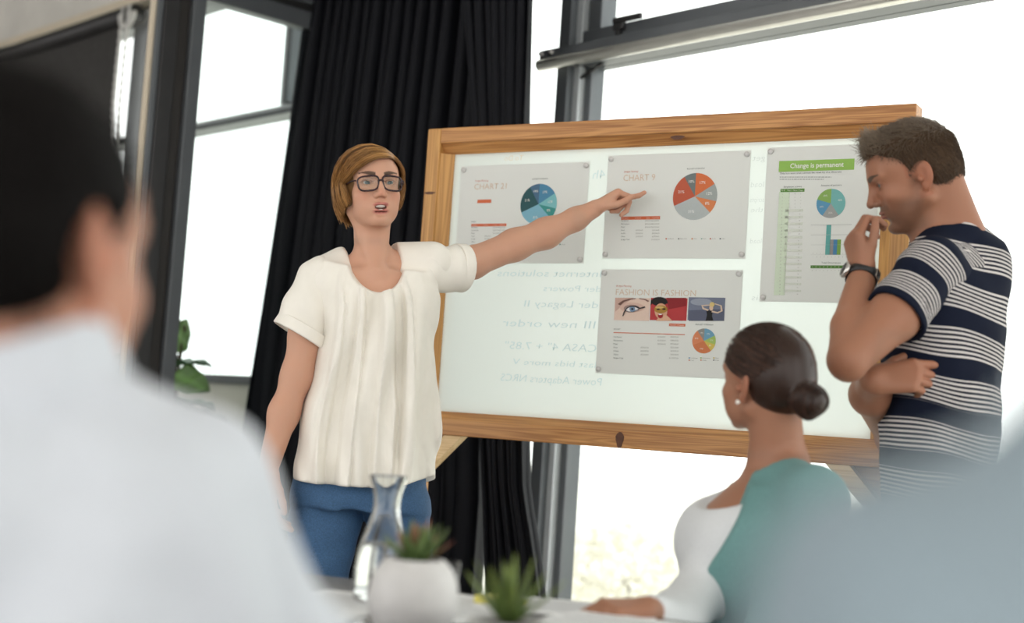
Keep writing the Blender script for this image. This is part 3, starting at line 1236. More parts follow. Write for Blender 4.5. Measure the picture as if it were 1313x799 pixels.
for s, x0, x1, y, hp in (('Internet solutions', 637, 771, 354, 9), ('der Powers', 696, 770, 373, 8), ('der Legacy II', 671, 766, 393, 9), ('III new order', 644, 763, 418, 10),
                         ('CASA 4" + 7.85"', 647, 764, 447, 10), ('last bids more V', 657, 764, 467, 8), ('Power Adapters NRCS', 641, 771, 488, 10), ('4h', 759, 775, 229, 12)):
    hand_text(s, x0, x1, y, hp)
hand_text('To Do', 646, 670, 206, 7, 'marker_orange')
for s, x0, x1, y, hp in (('get', 964, 980, 206, 8), ('load', 962, 979, 240, 8), ('scripts', 961, 979, 259, 7), ('the', 962, 978, 272, 7), ('load', 961, 976, 312, 7), ('basis', 963, 992, 385, 8)):
    hand_text(s, x0, x1, y, hp, 'marker_grey')
# ------------------------------------------------------------------ people
def skin_mat(name, rough=.5):
    m = mat(name, rough=rough, attr='Col', bump=(900, .08), Specular_IOR_Level=.35, Subsurface_Weight=.12, Subsurface_Scale=.01)
    m.node_tree.nodes['Principled BSDF'].inputs['Subsurface Radius'].default_value = (1.0, .35, .2)
    return m


skin_mat('skin')
mat('eye_material', rough=.08, attr='Col')
mat('teeth', (.80, .77, .70), .25, noise=(80, .03))


class Frame:
    """face frame: f forward, s to the subject's left, u up; lengths scaled"""

    def __init__(s, c, F, U, sc=1.0):
        s.c = np.asarray(c, float)
        s.F = nrm(F)
        U = np.asarray(U, float) - s.F * np.dot(U, s.F)
        s.U = nrm(U)
        s.L = np.cross(s.U, s.F)
        s.sc = sc
        s.R = np.array([s.F, s.L, s.U])

    def __call__(s, f, l, u):
        return s.c + s.sc * (f * s.F + l * s.L + u * s.U)

    def local(s, V):
        return (np.asarray(V) - s.c) @ s.R.T / s.sc

    def tilt(s, pitch=0, yaw=0, roll=0):
        """rotation rows for an ellipsoid turned inside the face frame"""
        cp, sp = math.cos(pitch), math.sin(pitch)
        F = cp * s.F + sp * s.U
        U = -sp * s.F + cp * s.U
        cy, sy = math.cos(yaw), math.sin(yaw)
        F2 = cy * F + sy * s.L
        L2 = -sy * F + cy * s.L
        cr, sr = math.cos(roll), math.sin(roll)
        return np.array([F2, cr * L2 + sr * U, -sr * L2 + cr * U])


def add_head(S, H, male=False, mouth=0.0, detail=True):
    q = H.sc
    E = lambda c, r, k=.01, mode='u', R=None: S.ell(H(*c), np.array(r) * q, H.R if R is None else R, k * q, mode)
    C = lambda a, b, ra, rb, k=.01, mode='u': S.cone(H(*a), H(*b), ra * q, rb * q, k * q, mode)
    jw = .057 if male else .047
    E((.0, 0, .040), (.098, .075, .085), .02)
    E((.042, 0, -.02), (.052, .060 if male else .054, .075), .03)
    E((.045, 0, .045), (.052, .062, .045), .02)
    for s in (-1, 1):
        C((.0, s * jw, -.045), (.070, s * .016, -.090 if male else -.086), .019, .014, .022)
        E((.064, s * .041, -.020), (.022, .020, .018), .02)
        C((.094, s * .010, .031), (.077, s * .046, .033), .0085 if male else .005, .007, .014)
        E((.055, s * .03, -.05), (.03, .026, .03) if not male else (.024, .020, .03), .02)
    E((.078, 0, -.052), (.023, .030, .026), .015)
    E((.080, 0, -.090 if male else -.086), (.017, .021 if male else .014, .014), .014)
    # nose
    C((.096, 0, .022), (.1145 if male else .112, 0, -.020), .0065, .0095, .010)
    E((.094, 0, .002), (.014, .0085, .030), .006)
    E((.113 if male else .111, 0, -.023), (.011, .0105, .009), .006)
    for s in (-1, 1):
        E((.1015, s * .0125, -.0255), (.010, .0065, .0075), .005)
    if detail:
        for s in (-1, 1):
            E((.1065, s * .0055, -.0345), (.0045, .0028, .0035), .002, 's')
        # eye sockets, lids
        for s in (-1, 1):
            E((.104, s * .031, .012), (.019, .019, .0115), .012, 's')
            E((.0785, s * .031, .0115), (.0145, .0165, .0125), .005)
            E((.094, s * .0315, .0115), (.013, .0145, .0050), .0018, 's', H.tilt(0, 0, s * .10))
        # lips
        dm = mouth
        E((.0985, 0, -.0485 + dm * .2), (.0075, .021, .0048), .004)
        E((.0975, 0, -.0595 - dm * .7), (.0078, .019, .0058), .005)
        E((.1085, 0, -.040), (.006, .0035, .010), .008, 's')
        E((.103, 0, -.0535 - dm * .25), (.018, .0195, .0014 + dm * .62), .002, 's')
        E((.098, 0, -.072), (.010, .018, .005), .012, 's')
    # ears
    for s in (-1, 1):
        R = H.tilt(.12, -s * .45, 0)
        E((-.010, s * .0765, .004), (.0175, .0065, .0300), .006, 'u', R)
        E((-.004, s * .0745, -.024), (.009, .006, .010), .006, 'u', R)
        if detail:
            E((-.002, s * .0835, .007), (.0095, .0060, .0185), .004, 's', R)
            E((.004, s * .080, -.002), (.007, .006, .008), .004, 'u')


def head_colors(V, H, base, lips, brow, stubble=None, redness=.35, mouth=0.0):
    """skin tint that belongs to the face: lips, brows, stubble, warm cheeks and ears"""
    loc = H.local(V)
    f, s, u = loc.T
    col = np.tile(np.array(base, float), (len(V), 1))

    def mix(mask, c):
        m = np.clip(mask, 0, 1)[:, None]
        col[:] = col * (1 - m) + np.array(c) * m
    front = (f > .045) & (u < .1) & (u > -.12)
    red = np.array(base) * np.array([1.02, .72, .66])
    ck = np.exp(-(((np.abs(s) - .042) / .018) ** 2 + ((u + .022) / .018) ** 2)) * front
    mix(ck * redness, red)
    ns = np.exp(-((s / .014) ** 2 + ((u + .022) / .012) ** 2)) * (f > .1)
    mix(ns * redness * 1.1, red)
    ear = (np.abs(s) > .069) * (np.abs(u) < .045) * (f < .03) * (f > -.035)
    mix(ear * .4, np.array(base) * np.array([1.0, .68, .60]))
    if stubble is not None:
        m = np.clip((-.022 - u + (f - .06) * .15) / .022, 0, 1) * np.clip((u + .125) / .02, 0, 1) * np.clip((f + .005) / .03, 0, 1)
        m = m * (1 - np.exp(-(((f - .08) / .02) ** 2 + ((np.abs(s) - .045) / .012) ** 2 + ((u + .03) / .02) ** 2)))
        mix(m * .60, stubble)
        sb = (np.abs(s) > .05) * np.clip(1 - np.abs(f - .018) / .016, 0, 1) * np.clip((.03 - u) / .02, 0, 1) * np.clip((u + .05) / .02, 0, 1)
        mix(sb * .35, stubble)
        mix(((u < -.034) & (u > -.046) & (f > .085)) * .35, stubble)
    # lips
    lu = np.where(u > -.0535, (u + .0490) / .0058, (u + .0605 + mouth * .7) / .0072)
    m = np.clip(1.6 - ((s / .0215) ** 2 + lu ** 2) * 1.15, 0, 1) * (f > .082)
    mix(m * .85, lips)
    m = (np.abs(s) < .016) & (u < -.047) & (u > -.068) & (f < .094) & (f > .07) & (mouth > 0)
    mix(m * .9, (.10, .025, .02))
    # brows
    a = np.abs(s)
    bu = .0300 + .0065 * np.sin(np.clip((a - .012) / .04, 0, 1) * PI * .62)
    th = .0052 * np.clip((.056 - a) / .03, .3, 1)
    m = np.clip(1.7 - ((u - bu) / th) ** 2, 0, 1) * (a > .011) * (a < .053) * (f > .05)
    mix(m * .95, brow)
    # lid line
    for sg in (-1, 1):
        e = np.sqrt(((s - sg * .0315) / .0150) ** 2 + ((u - .0118) / .0068) ** 2)
        m = np.clip(1 - np.abs(e - .95) / .30, 0, 1) * (u > .0118) * (f > .075)
        mix(m * .85, np.array(brow) * .4)
        m = np.clip(1 - np.abs(e - .95) / .25, 0, 1) * (u <= .0118) * (f > .075)
        mix(m * .35, np.array(brow) * .5)
        m = np.clip(1 - (e - 1) / .9, 0, 1) * (f > .06)
        mix(m * .25, np.array(base) * np.array([.75, .6, .58]))
    return col


def add_eyes(H, parent, gaze, loc, iris=(.16, .22, .24)):
    gaze = nrm(gaze)
    for s in (-1, 1):
        n, m_ = 40, 24
        c = H(.0775, s * .031, .0115)
        r = .0122 * H.sc
        Z = gaze
        X = nrm(np.cross(Z, [0, 0, 1]))
        Yv = np.cross(Z, X)
        V, Cc = [], []
        for i in range(m_ + 1):
            th = PI * i / m_
            for j in range(n):
                ph = 2 * PI * j / n
                d = math.cos(th) * Z + math.sin(th) * (math.cos(ph) * X + math.sin(ph) * Yv)
                V.append(c + r * d)
                g = math.degrees(th)
                Cc.append((.01, .01, .012) if g < 14 else (np.array(iris) * (.6 if g > 27 else 1) if g < 33 else (.42, .39, .37)))
        F = [[i * n + j, i * n + (j + 1) % n, (i + 1) * n + (j + 1) % n, (i + 1) * n + j] for i in range(m_) for j in range(n)]
        mesh_np('eye', V, F, 'eye_material', parent, True, colors=np.array([tuple(x) for x in Cc]), offset=loc)


def add_hand(S, wrist, d, n, t, curl, spread=0.0, thumb=None, sc=1.0, k=.006, thumb_out=.6):
    """five-fingered hand. d along the hand, n out of the back of the hand, t to the thumb side.
    curl: for index..little three bend angles (degrees) towards the palm."""
    d = nrm(d)
    n = nrm(np.asarray(n) - d * np.dot(n, d))
    t0 = np.asarray(t, float)
    t = np.cross(n, d)
    if np.dot(t, t0) < 0:
        t = -t
    W_ = np.asarray(wrist, float)
    q = sc
    roots = [(.086, .026), (.089, .008), (.084, -.010), (.075, -.026)]
    lens = [(.043, .026, .021), (.047, .029, .022), (.043, .027, .021), (.034, .021, .019)]
    rad = [(.0100, .0088, .0080, .0066), (.0103, .0090, .0081, .0068), (.0098, .0085, .0077, .0064), (.0088, .0076, .0069, .0058)]
    tips = []
    for i in range(4):
        a = W_ + q * (.012 * d + t * roots[i][1] * .62)
        b = W_ + q * (d * roots[i][0] + t * roots[i][1])
        S.cone(a, b, .0155 * q, .0118 * q, .014 * q)
        ang = 0.0
        p = b
        sp = spread * (1.5 - i) * .12
        for j in range(3):
            ang += math.radians(curl[i][j])
            dd = math.cos(ang) * (d * math.cos(sp) + t * math.sin(sp)) - math.sin(ang) * n
            e = p + dd * lens[i][j] * q
            S.cone(p, e, rad[i][j] * q, rad[i][j + 1] * q, .0025 * q if j else .004 * q)
            p = e
        tips.append(p)
    # thumb mount and thumb
    tb = thumb or ((.55, -.35), (.35, -.5), (.1, -.55))
    p = W_ + q * (.020 * d + t * .020 - n * .006)
    S.cone(p, W_ + q * (.055 * d + t * .018 - n * .010), .016 * q, .013 * q, .012 * q)
    lr = ((.042, .0130, .0110), (.032, .0105, .0095), (.026, .0098, .0075))
    for j in range(3):
        a, b = tb[j]
        dd = nrm(d * math.sqrt(max(.02, 1 - min(.96, a * a + b * b))) + t * a + n * b)
        e = p + dd * lr[j][0] * q
        S.cone(p, e, lr[j][1] * q, lr[j][2] * q, .006 * q if j == 0 else .003 * q)
        p = e
    return tips, p


def strands(name, paths, rad, colors, m, parent, loc, taper=.35, sides=3):
    """many tapered hairs as one mesh. paths: (N, K, 3); colors: (N, 3)"""
    paths = np.asarray(paths, float)
    N, K, _ = paths.shape
    T_ = np.gradient(paths, axis=1)
    T_ /= np.linalg.norm(T_, axis=2, keepdims=True) + 1e-9
    ref = np.array([.31, .52, .79])
    s = np.cross(T_, ref)
    s /= np.linalg.norm(s, axis=2, keepdims=True) + 1e-9
    b = np.cross(T_, s)
    w = np.linspace(1, taper, K)[None, :, None] * (np.asarray(rad).reshape(-1, 1, 1) if np.ndim(rad) else rad)
    rings = []
    for j in range(sides):
        a = 2 * PI * j / sides
        rings.append(paths + w * (math.cos(a) * s + math.sin(a) * b))
    V = np.stack(rings, 2).reshape(-1, 3)                 # N, K, sides
    i = np.arange(N)[:, None, None] * K * sides + np.arange(K - 1)[None, :, None] * sides
    j = np.arange(sides)[None, None, :]
    j2 = (j + 1) % sides
    F = np.stack([i + j, i + j2, i + sides + j2, i + sides + j], -1).reshape(-1, 4)
    col = np.repeat(np.asarray(colors), K * sides, 0)
    return mesh_np(name, V, F, m, parent, True, colors=col, offset=loc)


def hair_mat(name, rough=.32):
    return mat(name, rough=rough, attr='Col', Specular_IOR_Level=.35)


hair_mat('hair')
mat('hair_matte', rough=.7, attr='Col', Specular_IOR_Level=.06)


def solid_obj(name, S, h, m, parent, loc, fine=(), colors=None, attrs=None, smooth=True):
    V, F = S.mesh(h, fine)
    c = colors(V) if colors else None
    a = {k: f(V) for k, f in attrs.items()} if attrs else None
    return mesh_np(name, V, F, m, parent, smooth, c, a, loc)


def person(loc, label):
    o = empty('person', loc, label, 'person', 'people at the meeting')
    return o


def hairline_ok(loc, male):
    pass


def fuzz(paths, amp, seed):
    r = np.random.default_rng(seed)
    N, K, _ = paths.shape
    w = r.normal(0, 1, (N, 3, 3))
    t = np.linspace(0, 1, K)
    out = paths.copy()
    for a in range(3):
        out += amp * w[:, a][:, None, :] * (np.sin((a + 1) * 2.2 * t + a) * t)[None, :, None]
    return out
# ================================================================== standing woman pointing at the board
mat('blouse_cloth', (.88, .845, .77), .55, noise=(25, .02), bump=(700, .12), Sheen_Weight=.1)
mat('denim', (.045, .115, .235), .8, noise=(350, .22), bump=(900, .3))
mat('denim_seam', (.16, .20, .26), .8, noise=(300, .2))
mat('spectacle_frame', (.028, .008, .013), .25, noise=(120, .5))
pane_mat('spectacle_lens', .015)
mat('leather_shoe', (.05, .035, .03), .4, noise=(30, .1))


def slerp_path(H, r0, r1, K, A=(.108, .092, .098), u0=.03, drop=None, tuck=.9, lift=None):
    """hair path over an ellipsoid in the face frame. r0, r1: (N,3) unit directions; drop: (N,) end heights"""
    r0 = r0 / np.linalg.norm(r0, axis=1, keepdims=True)
    r1 = r1 / np.linalg.norm(r1, axis=1, keepdims=True)
    om = np.arccos(np.clip((r0 * r1).sum(1), -1, 1))[:, None]
    ts = np.linspace(0, 1, K)
    N = len(r0)
    out = np.zeros((N, K, 3))
    kk = int(K * .68) if drop is not None else K
    A = np.asarray(A)
    for i in range(kk):
        t = i / (kk - 1)
        d = (np.sin((1 - t) * om) * r0 + np.sin(t * om) * r1) / np.sin(om)
        sc = 1.0 if lift is None else (1 + lift * math.sin(PI * min(1, t * 1.15)))[:, None]
        out[:, i] = d * A * sc + np.array([0, 0, u0])
    if drop is not None:
        e = out[:, kk - 1].copy()
        for i in range(kk, K):
            t = (i - kk + 1) / (K - kk)
            p = e.copy()
            p[:, 2] = e[:, 2] + (drop - e[:, 2]) * t
            w = 1 - (1 - tuck) * t * t
            p[:, 0] = e[:, 0] * w
            p[:, 1] = e[:, 1] * w
            out[:, i] = p
    return out


def build_woman():
    Y0 = 3.5
    loc = P(470, 1035, Y0)
    loc[2] = 0
    per = person(loc, 'woman in cream blouse, jeans and glasses pointing at the display board')
    sc = .93
    F = math.sin(math.radians(21)) * CR + .13 * CU + math.cos(math.radians(21)) * CB
    H = Frame(P(474.5, 248.5, Y0), F, CU - .03 * CR, sc)
    S = Solid()
    add_head(S, H, False, .0075)
    # neck and shoulders
    nb = P(477, 338, 3.54)
    S.cone(H(-.012, 0, -.05), nb, .045 * sc, .043, .02)
    S.cone(H(.02, 0, -.075), P(480, 345, 3.50), .026, .030, .03)
    rs, ls = P(404, 358, 3.49), P(553, 340, 3.57)
    cl = P(478, 344, 3.53)
    S.cone(cl, rs, .044, .034, .03)
    S.cone(cl, ls, .044, .034, .03)
    for a, b in (((470, 352), (440, 350)), ((492, 352), (505, 350))):       # collar bones
        S.cone(P(*a, 3.465), P(*b, 3.485), .008, .007, .02)
    for a, b in ((H(-.02, -.045, -.03), P(481, 348, 3.452)), (H(-.02, .045, -.03), P(487, 348, 3.452))):
        S.cone(a, b, .010, .008, .025)                                           # neck muscles
    yaw = math.radians(12)

    def lv(xl, xr, y, dep, Yc=Y0 + .02):
        a, b = P(xl, y, Yc), P(xr, y, Yc)
        return ((a + b) / 2, np.linalg.norm(b - a) / 2, dep)
    S.loft([lv(410, 515, 640, .07), lv(405, 525, 615, .08), lv(412, 540, 560, .088), lv(416, 544, 500, .085), lv(418, 548, 430, .09), lv(424, 548, 385, .09), lv(430, 538, 352, .062)], yaw, .03)
    # right arm hanging
    el, wr = P(381, 482, 3.47), P(344, 600, 3.42)
    S.chain([rs, P(392, 430, 3.48), el], [.036, .040, .037], .02)
    S.chain([el, P(364, 530, 3.455), wr], [.036, .035, .0245], .025)
    add_hand(S, wr, -CU * 1.0 + CR * .04 + CB * .05, -CR * .85 + CB * .45, CB * .8 + CR * .5,
             [(18, 22, 15), (20, 24, 16), (22, 26, 18), (26, 28, 18)], thumb=((.35, -.25), (.15, -.2), (.05, -.15)), sc=.92)
    # left arm stretched to the board
    el2, wr2 = P(660, 314, 3.70), P(762, 268, 3.80)
    S.chain([ls, P(605, 337, 3.63), el2], [.036, .040, .039], .02)
    S.chain([el2, P(700, 299, 3.74), P(738, 281, 3.78), wr2], [.039, .038, .028, .0235], .025)
    d = nrm(.80 * CR + .58 * CU - .20 * CB)
    n = nrm(-.58 * CR + .81 * CU + .10 * CB)
    add_hand(S, wr2, d, n, CB,
             [(54, -30, -18), (72, 70, 35), (84, 84, 40), (92, 90, 45)], thumb=((.34, -.46), (.10, -.24), (.0, -.06)), sc=.87)
    # legs and feet
    hipR, hipL = P(424, 650, Y0 + .03), P(508, 645, Y0 + .04)
    knR, knL = P(402, 830, Y0), P(528, 830, Y0 + .08)
    anR, anL = P(392, 1010, Y0 + .05), P(522, 1010, Y0 + .12)
    for h_, k_, a_ in ((hipR, knR, anR), (hipL, knL, anL)):
        S.chain([h_, k_, a_], [.050, .042, .032], .02)
        S.cone(a_ + [0, 0, -.02], np.array([a_[0] + .02, a_[1] - .13, .045]), .032, .026, .03)
    hb = (np.min([H(.14, s, -.12) for s in (-.1, .1)] + [H(-.12, s, .14) for s in (-.1, .1)], 0) - .02, np.max([H(.14, s, -.12) for s in (-.1, .1)] + [H(-.12, s, .14) for s in (-.1, .1)], 0) + .02)
    hand1 = (np.minimum(wr2, wr2 + d * .17) - .06, np.maximum(wr2, wr2 + d * .17) + .07)
    hand2 = (wr + [-.08, -.08, -.22], wr + [.08, .08, .03])
    base = (.60, .33, .225)

    def colr(V):
        c = np.tile(np.array(base), (len(V), 1))
        near = np.linalg.norm(V - H.c, axis=1) < .2
        c[near] = head_colors(V[near], H, base, (.52, .17, .15), (.06, .030, .015), redness=.38, mouth=.0075)
        tipd = np.linalg.norm(V - (wr2 + d * .15), axis=1)
        m = np.clip(1 - tipd / .09, 0, 1)[:, None] * .45
        return c * (1 - m) + np.array((.56, .22, .15)) * m
    solid_obj('body', S, .007, 'skin', per, loc, [(hb[0], hb[1], .0022), (hand1[0], hand1[1], .0022), (hand2[0], hand2[1], .003)], colr)
    add_eyes(H, per, F * 1.0 - CU * .10 + CR * .08, loc, (.055, .075, .08))
    # teeth
    t = Solid()
    t.ell(H(.086, 0, -.0515), np.array((.011, .0165, .0042)) * sc, H.R, .002)
    t.ell(H(.084, 0, -.0615), np.array((.010, .0140, .0028)) * sc, H.R, .002)
    solid_obj('teeth', t, .0012, 'teeth', per, loc)

    # ---------------- blouse
    B = Solid()

    def fold(u, v, Z):
        lo = np.clip((1.40 - Z) / .34, 0, 1)
        front = np.clip(-v * 1.5 + .3, 0, 1)
        ph = u * (9.5 - 2.0 * lo) + 1.2 * lo
        a = np.sin(ph * 1.25 + 2.2 * lo) * (.004 + .013 * lo) * np.clip(1.5 - np.abs(u + .1), 0, 1)
        a = a + .0035 * np.sin(u * 23 + 7 * Z + 2 * np.sin(Z * 14)) * lo
        a = a + .0030 * np.sin(Z * 38 + u * 9 + 3 * np.sin(u * 4)) * np.clip((1.13 - Z) / .15, 0, 1)
        a = a + .0030 * np.sin((Z + u * .16) * 52 + 2 * u) * np.clip(1 - np.abs(Z - 1.25) / .1, 0, 1) * np.clip(np.abs(u) * 1.6 - .4, 0, 1)
        # box pleat falling from the neckline, left of centre
        for uc, wd, am in ((.02, .11, .028), (.36, .07, .022), (-.30, .06, .018), (-.62, .06, .012)):
            c0 = uc + .10 * lo * (1 if uc > -.1 else -1)
            a = a + am * np.exp(-((u - c0) / (wd * (.7 + .7 * lo))) ** 8) * np.clip(lo * 4, 0, 1) * (v < 0)
        a = a + .010 * np.sin((u * .8 + (Z - 1.2) * 3.2) * 5.5) * np.clip(1 - np.abs(Z - 1.22) / .16, 0, 1) * np.clip(u + .3, 0, 1)
        return np.maximum(1.35 * a * (.35 + .65 * front), -.014)
    B.loft([lv(379, 557, 632, .135), lv(380, 560, 600, .135), lv(386, 563, 545, .125), lv(395, 562, 500, .12), lv(402, 562, 450, .125), lv(404, 565, 405, .125), lv(402, 566, 375, .112), lv(410, 556, 346, .080)], yaw, .03, disp=fold)
    B.cone(P(440, 342, 3.53), rs + [.012, 0, 0], .050, .052, .03)
    B.cone(P(505, 336, 3.555), ls + [0, 0, .004], .050, .056, .03)
    # hem: shirt tail, higher at the sides
    hemz = P(470, 622, Y0)[2]

    def hem(X, Y, Z):
        u = (X - P(470, 600, Y0)[0]) / .17
        hz_ = hemz + .055 * np.clip(u - .25, 0, 2) ** 1.5 + .012 * np.clip(-u - .7, 0, 1) + np.where(Y > Y0 + .05, -.012, 0)
        return hz_ - Z + X * 0
    B.fn([-9, -9, -9], [9, 9, 9], hem, .004, 'i')
    # neckline scoop and neck hole
    c = P(478, 318, 3.40)
    dn = nrm(P(491, 374, 3.40) - P(476, 322, 3.40))
    xx = nrm(np.cross(dn, FW))
    B.ell(c, (.076, .16, .109), np.array([xx, np.cross(dn, xx), dn]), .006, 's')
    B.cone(H(-.012, 0, -.06), nb + [0, .005, -.03], .06, .066, .01, 's')
    bl_obj = solid_obj('blouse', B, .0045, 'blouse_cloth', per, loc)
    # sleeves with turned-up cuffs
    for side in ('R', 'L'):
        Sl = Solid()
        if side == 'R':
            a, b, cend = P(409, 357, 3.49), P(397, 392, 3.485), P(384, 430, 3.48)
            ax = nrm(P(377, 444, 3.48) - P(407, 395, 3.49))
            r0, r1, r2, rc = .053, .058, .064, .072
            cut = cend
        else:
            a, b, cend = P(545, 345, 3.565), P(570, 345, 3.60), P(593, 344, 3.63)
            ax = nrm(P(600, 346, 3.64) - P(556, 342, 3.58))
            r0, r1, r2, rc = .056, .056, .0565, .063
            cut = cend
        Sl.chain([a, b, cend + ax * .02], [r0, r1, r2], .02)
        cf = Solid()
        cf.cone(cend - ax * .034, cend + ax * .04, rc - .002, rc + .002, .003)

        def wr_(X, Y, Z, a=a, ax=ax):
            t_ = (X - a[0]) * ax[0] + (Y - a[1]) * ax[1] + (Z - a[2]) * ax[2]
            return -.0022 * np.sin(t_ * 40 + 60 * X + 9 * Z) - .0022 * np.sin(Z * 40 + X * 90)
        Sl.fn(*Sl.bounds(.0), wr_, .001, 'add')
        Sl.half(cut, ax, .003)
        hol = lambda Q: Q.cone(cut + ax * .030, cut + ax * .10, r2 - .013, r2 - .010, .003, 's')
        hol(Sl)
        solid_obj('sleeve', Sl, .004, 'blouse_cloth', per, loc)
        cf.half(cut + ax * .004, ax, .003)
        cf.half(cut - ax * .027, -ax, .003)
        cf.cone(cut - ax * .06, cut + ax * .08, rc - .008, rc - .005, .002, 's')
        solid_obj('cuff', cf, .003, 'blouse_cloth', per, loc)

    # ---------------- jeans
    J = Solid()
    J.loft([lv(372, 551, 652, .11), lv(372, 551, 640, .112), lv(378, 547, 610, .100), lv(390, 540, 575, .085)], yaw, .03)

    def crease(X, Y, Z):
        return -.003 * np.sin(Z * 62 + X * 25 + 3 * np.sin(X * 17)) * np.clip(1 - np.abs(Z - .80) / .12, 0, 1) - .0012 * np.sin(Z * 90 - X * 40)
    J.chain([P(418, 660, Y0 + .02), P(400, 770, Y0 + .0), knR, anR], [.090, .074, .058, .048], .02)
    J.chain([P(508, 652, Y0 + .04), P(524, 770, Y0 + .06), knL, anL], [.080, .066, .056, .048], .02)
    J.fn(*J.bounds(0), crease, .001, 'add')
    J.half(P(470, 580, Y0), ZA)
    solid_obj('jeans', J, .006, 'denim', per, loc)
    pts = smooth_curve([P(380, 622, 3.41), P(384, 660, 3.405), P(386, 700, 3.415), P(384, 760, 3.43)], 16)
    for a_ in (anR, anL):
        sh = Solid()
        sh.cone(np.array([a_[0], a_[1] + .03, .05]), np.array([a_[0] + .025, a_[1] - .16, .038]), .046, .038, .02)
        sh.cone(np.array([a_[0], a_[1] + .01, .06]), np.array([a_[0], a_[1], .11]), .045, .045, .02)
        sh.half((0, 0, .0), -ZA)
        solid_obj('shoe', sh, .006, 'leather_shoe', per, loc)

    # ---------------- hair
    cap = Solid()
    cap.ell(H(-.008, -.004, .042), np.array((.101, .085, .089)) * sc, H.R, .01)
    cap.ell(H(-.026, -.025, -.002), np.array((.070, .062, .050)) * sc, H.R, .03)
    cap.ell(H(-.026, .025, .0), np.array((.064, .056, .042)) * sc, H.R, .03)
    cap.ell(H(.13, .012, -.02), np.array((.088, .072, .105)) * sc, H.R, .012, 's')
    cap.cone(H(.05, 0, -.06), nb, .05, .06, .01, 's')

    def hc(V):
        return np.tile((.17, .085, .030), (len(V), 1))
    hair = solid_obj('hair', cap, .004, 'hair', per, loc, colors=hc)
    r = np.random.default_rng(11)

    def make(N, side, seed, K=14):
        r = np.random.default_rng(seed)
        rr = r.uniform(0, 1, N) ** .9
        pf = .074 - .130 * rr
        ps = .046 + r.normal(0, .003, N)
        A = np.array((.108, .090, .097))
        pu = A[2] * np.sqrt(np.clip(1 - (pf / A[0]) ** 2 - (ps / A[1]) ** 2, .02, 1))
        r0 = np.stack([pf / A[0], ps / A[1], pu / A[2]], 1)
        jit = r.normal(0, .09, N)
        if side < 0:
            ph = np.radians(62 + 128 * rr + 10 * jit)
            drop = np.interp(np.degrees(ph), [55, 85, 110, 150, 200], [-.022, -.046, -.056, -.064, -.07]) + r.normal(0, .007, N)
            s_ = -1
            lift = .050 + r.normal(0, .012, N) + .06 * np.clip(1 - rr * 3, 0, 1)
        else:
            ph = np.radians(66 + 118 * rr + 10 * jit)
            drop = np.interp(np.degrees(ph), [55, 85, 110, 150, 200], [-.010, -.034, -.048, -.064, -.07]) + r.normal(0, .007, N)
            s_ = 1
            lift = .015 + r.normal(0, .010, N) + .05 * np.clip(1 - rr * 2.5, 0, 1)
        el = r.normal(-.10, .05, N)
        r1 = np.stack([np.cos(ph) * np.cos(el), s_ * np.sin(ph) * np.cos(el), np.sin(el)], 1)
        layer = r.uniform(.965, 1.03, N)[:, None, None]
        A2 = A * (np.array([1, 1.06, 1]) if side < 0 else np.array([1, .98, 1]))
        pth = slerp_path(H, r0, r1, K, A2, .030, drop, .84, lift)
        pth[:, :, :2] *= layer
        # clump into locks
        q = np.round(rr * 26 + (0 if side < 0 else 100))
        for v in np.unique(q):
            ii = np.where(q == v)[0]
            if len(ii) > 2:
                tgt = pth[ii[0]]
                w = np.linspace(0, .45, K)[None, :, None]
                pth[ii] = pth[ii] * (1 - w) + tgt[None] * w
        pth = fuzz(pth, .0022, seed + 1)
        shade = r.uniform(.55, 1.25, N)[:, None]
        hl = (np.sin(q * 2.3) * .5 + .5)[:, None]
        c = (np.array((.20, .088, .024)) * (1 - hl) + np.array((.56, .29, .095)) * hl) * shade
        return H.c + sc * (pth @ H.R), c
    a, ca = make(2300, -1, 21)
    b, cb = make(1300, 1, 31)
    strands('hair_strands', np.vstack([a, b]), .00085, np.vstack([ca, cb]), 'hair', hair, (0, 0, 0))
    hair.children[0].location = -loc
    # ---------------- spectacles
    gl = empty('glasses', parent=per)
    gl.location = (0, 0, 0)

    def lens_outline(s, grow=0.0, n=40):
        out = []
        for a in np.linspace(0, 2 * PI, n, endpoint=False):
            e = 3.4
            ca_, sa_ = math.cos(a), math.sin(a)
            rr_ = 1 / (abs(ca_) ** e + abs(sa_) ** e) ** (1 / e)
            x, z = (.0265 + grow) * rr_ * ca_, (.0195 + grow) * rr_ * sa_
            x *= 1 + .10 * (z / .02)                       # wider at the top
            l = s * .0325 + x
            f = .1085 - .9 * l * l / .1 * .32
            out.append(H(f, l, .0075 + z - .0018 * abs(l) / .03))
        return np.array(out)
    for s in (-1, 1):
        o_ = lens_outline(s)
        V, F_ = tube_np(np.vstack([o_, o_[:2]]), .0023, 6, False)
        mesh_np('rim', V, F_, 'spectacle_frame', gl, True, offset=loc)
        bk = o_ - F / np.linalg.norm(F) * .0012
        mesh_np('lens', np.vstack([o_, bk]), [list(range(40)), list(range(79, 39, -1))], 'spectacle_lens', gl, False, offset=loc)
        tp = smooth_curve([H(.088, s * .060, .016), H(.082, s * .070, .016), H(.04, s * .079, .014), H(-.005, s * .080, .012)], 14)
        tube_obj('temple', tp, .002, 'spectacle_frame', gl, 6, offset=loc)
    br = smooth_curve([H(.108, -.008, .011), H(.111, 0, .0135), H(.108, .008, .011)], 8)
    tube_obj('bridge', br, .0024, 'spectacle_frame', gl, 6, offset=loc)


build_woman()
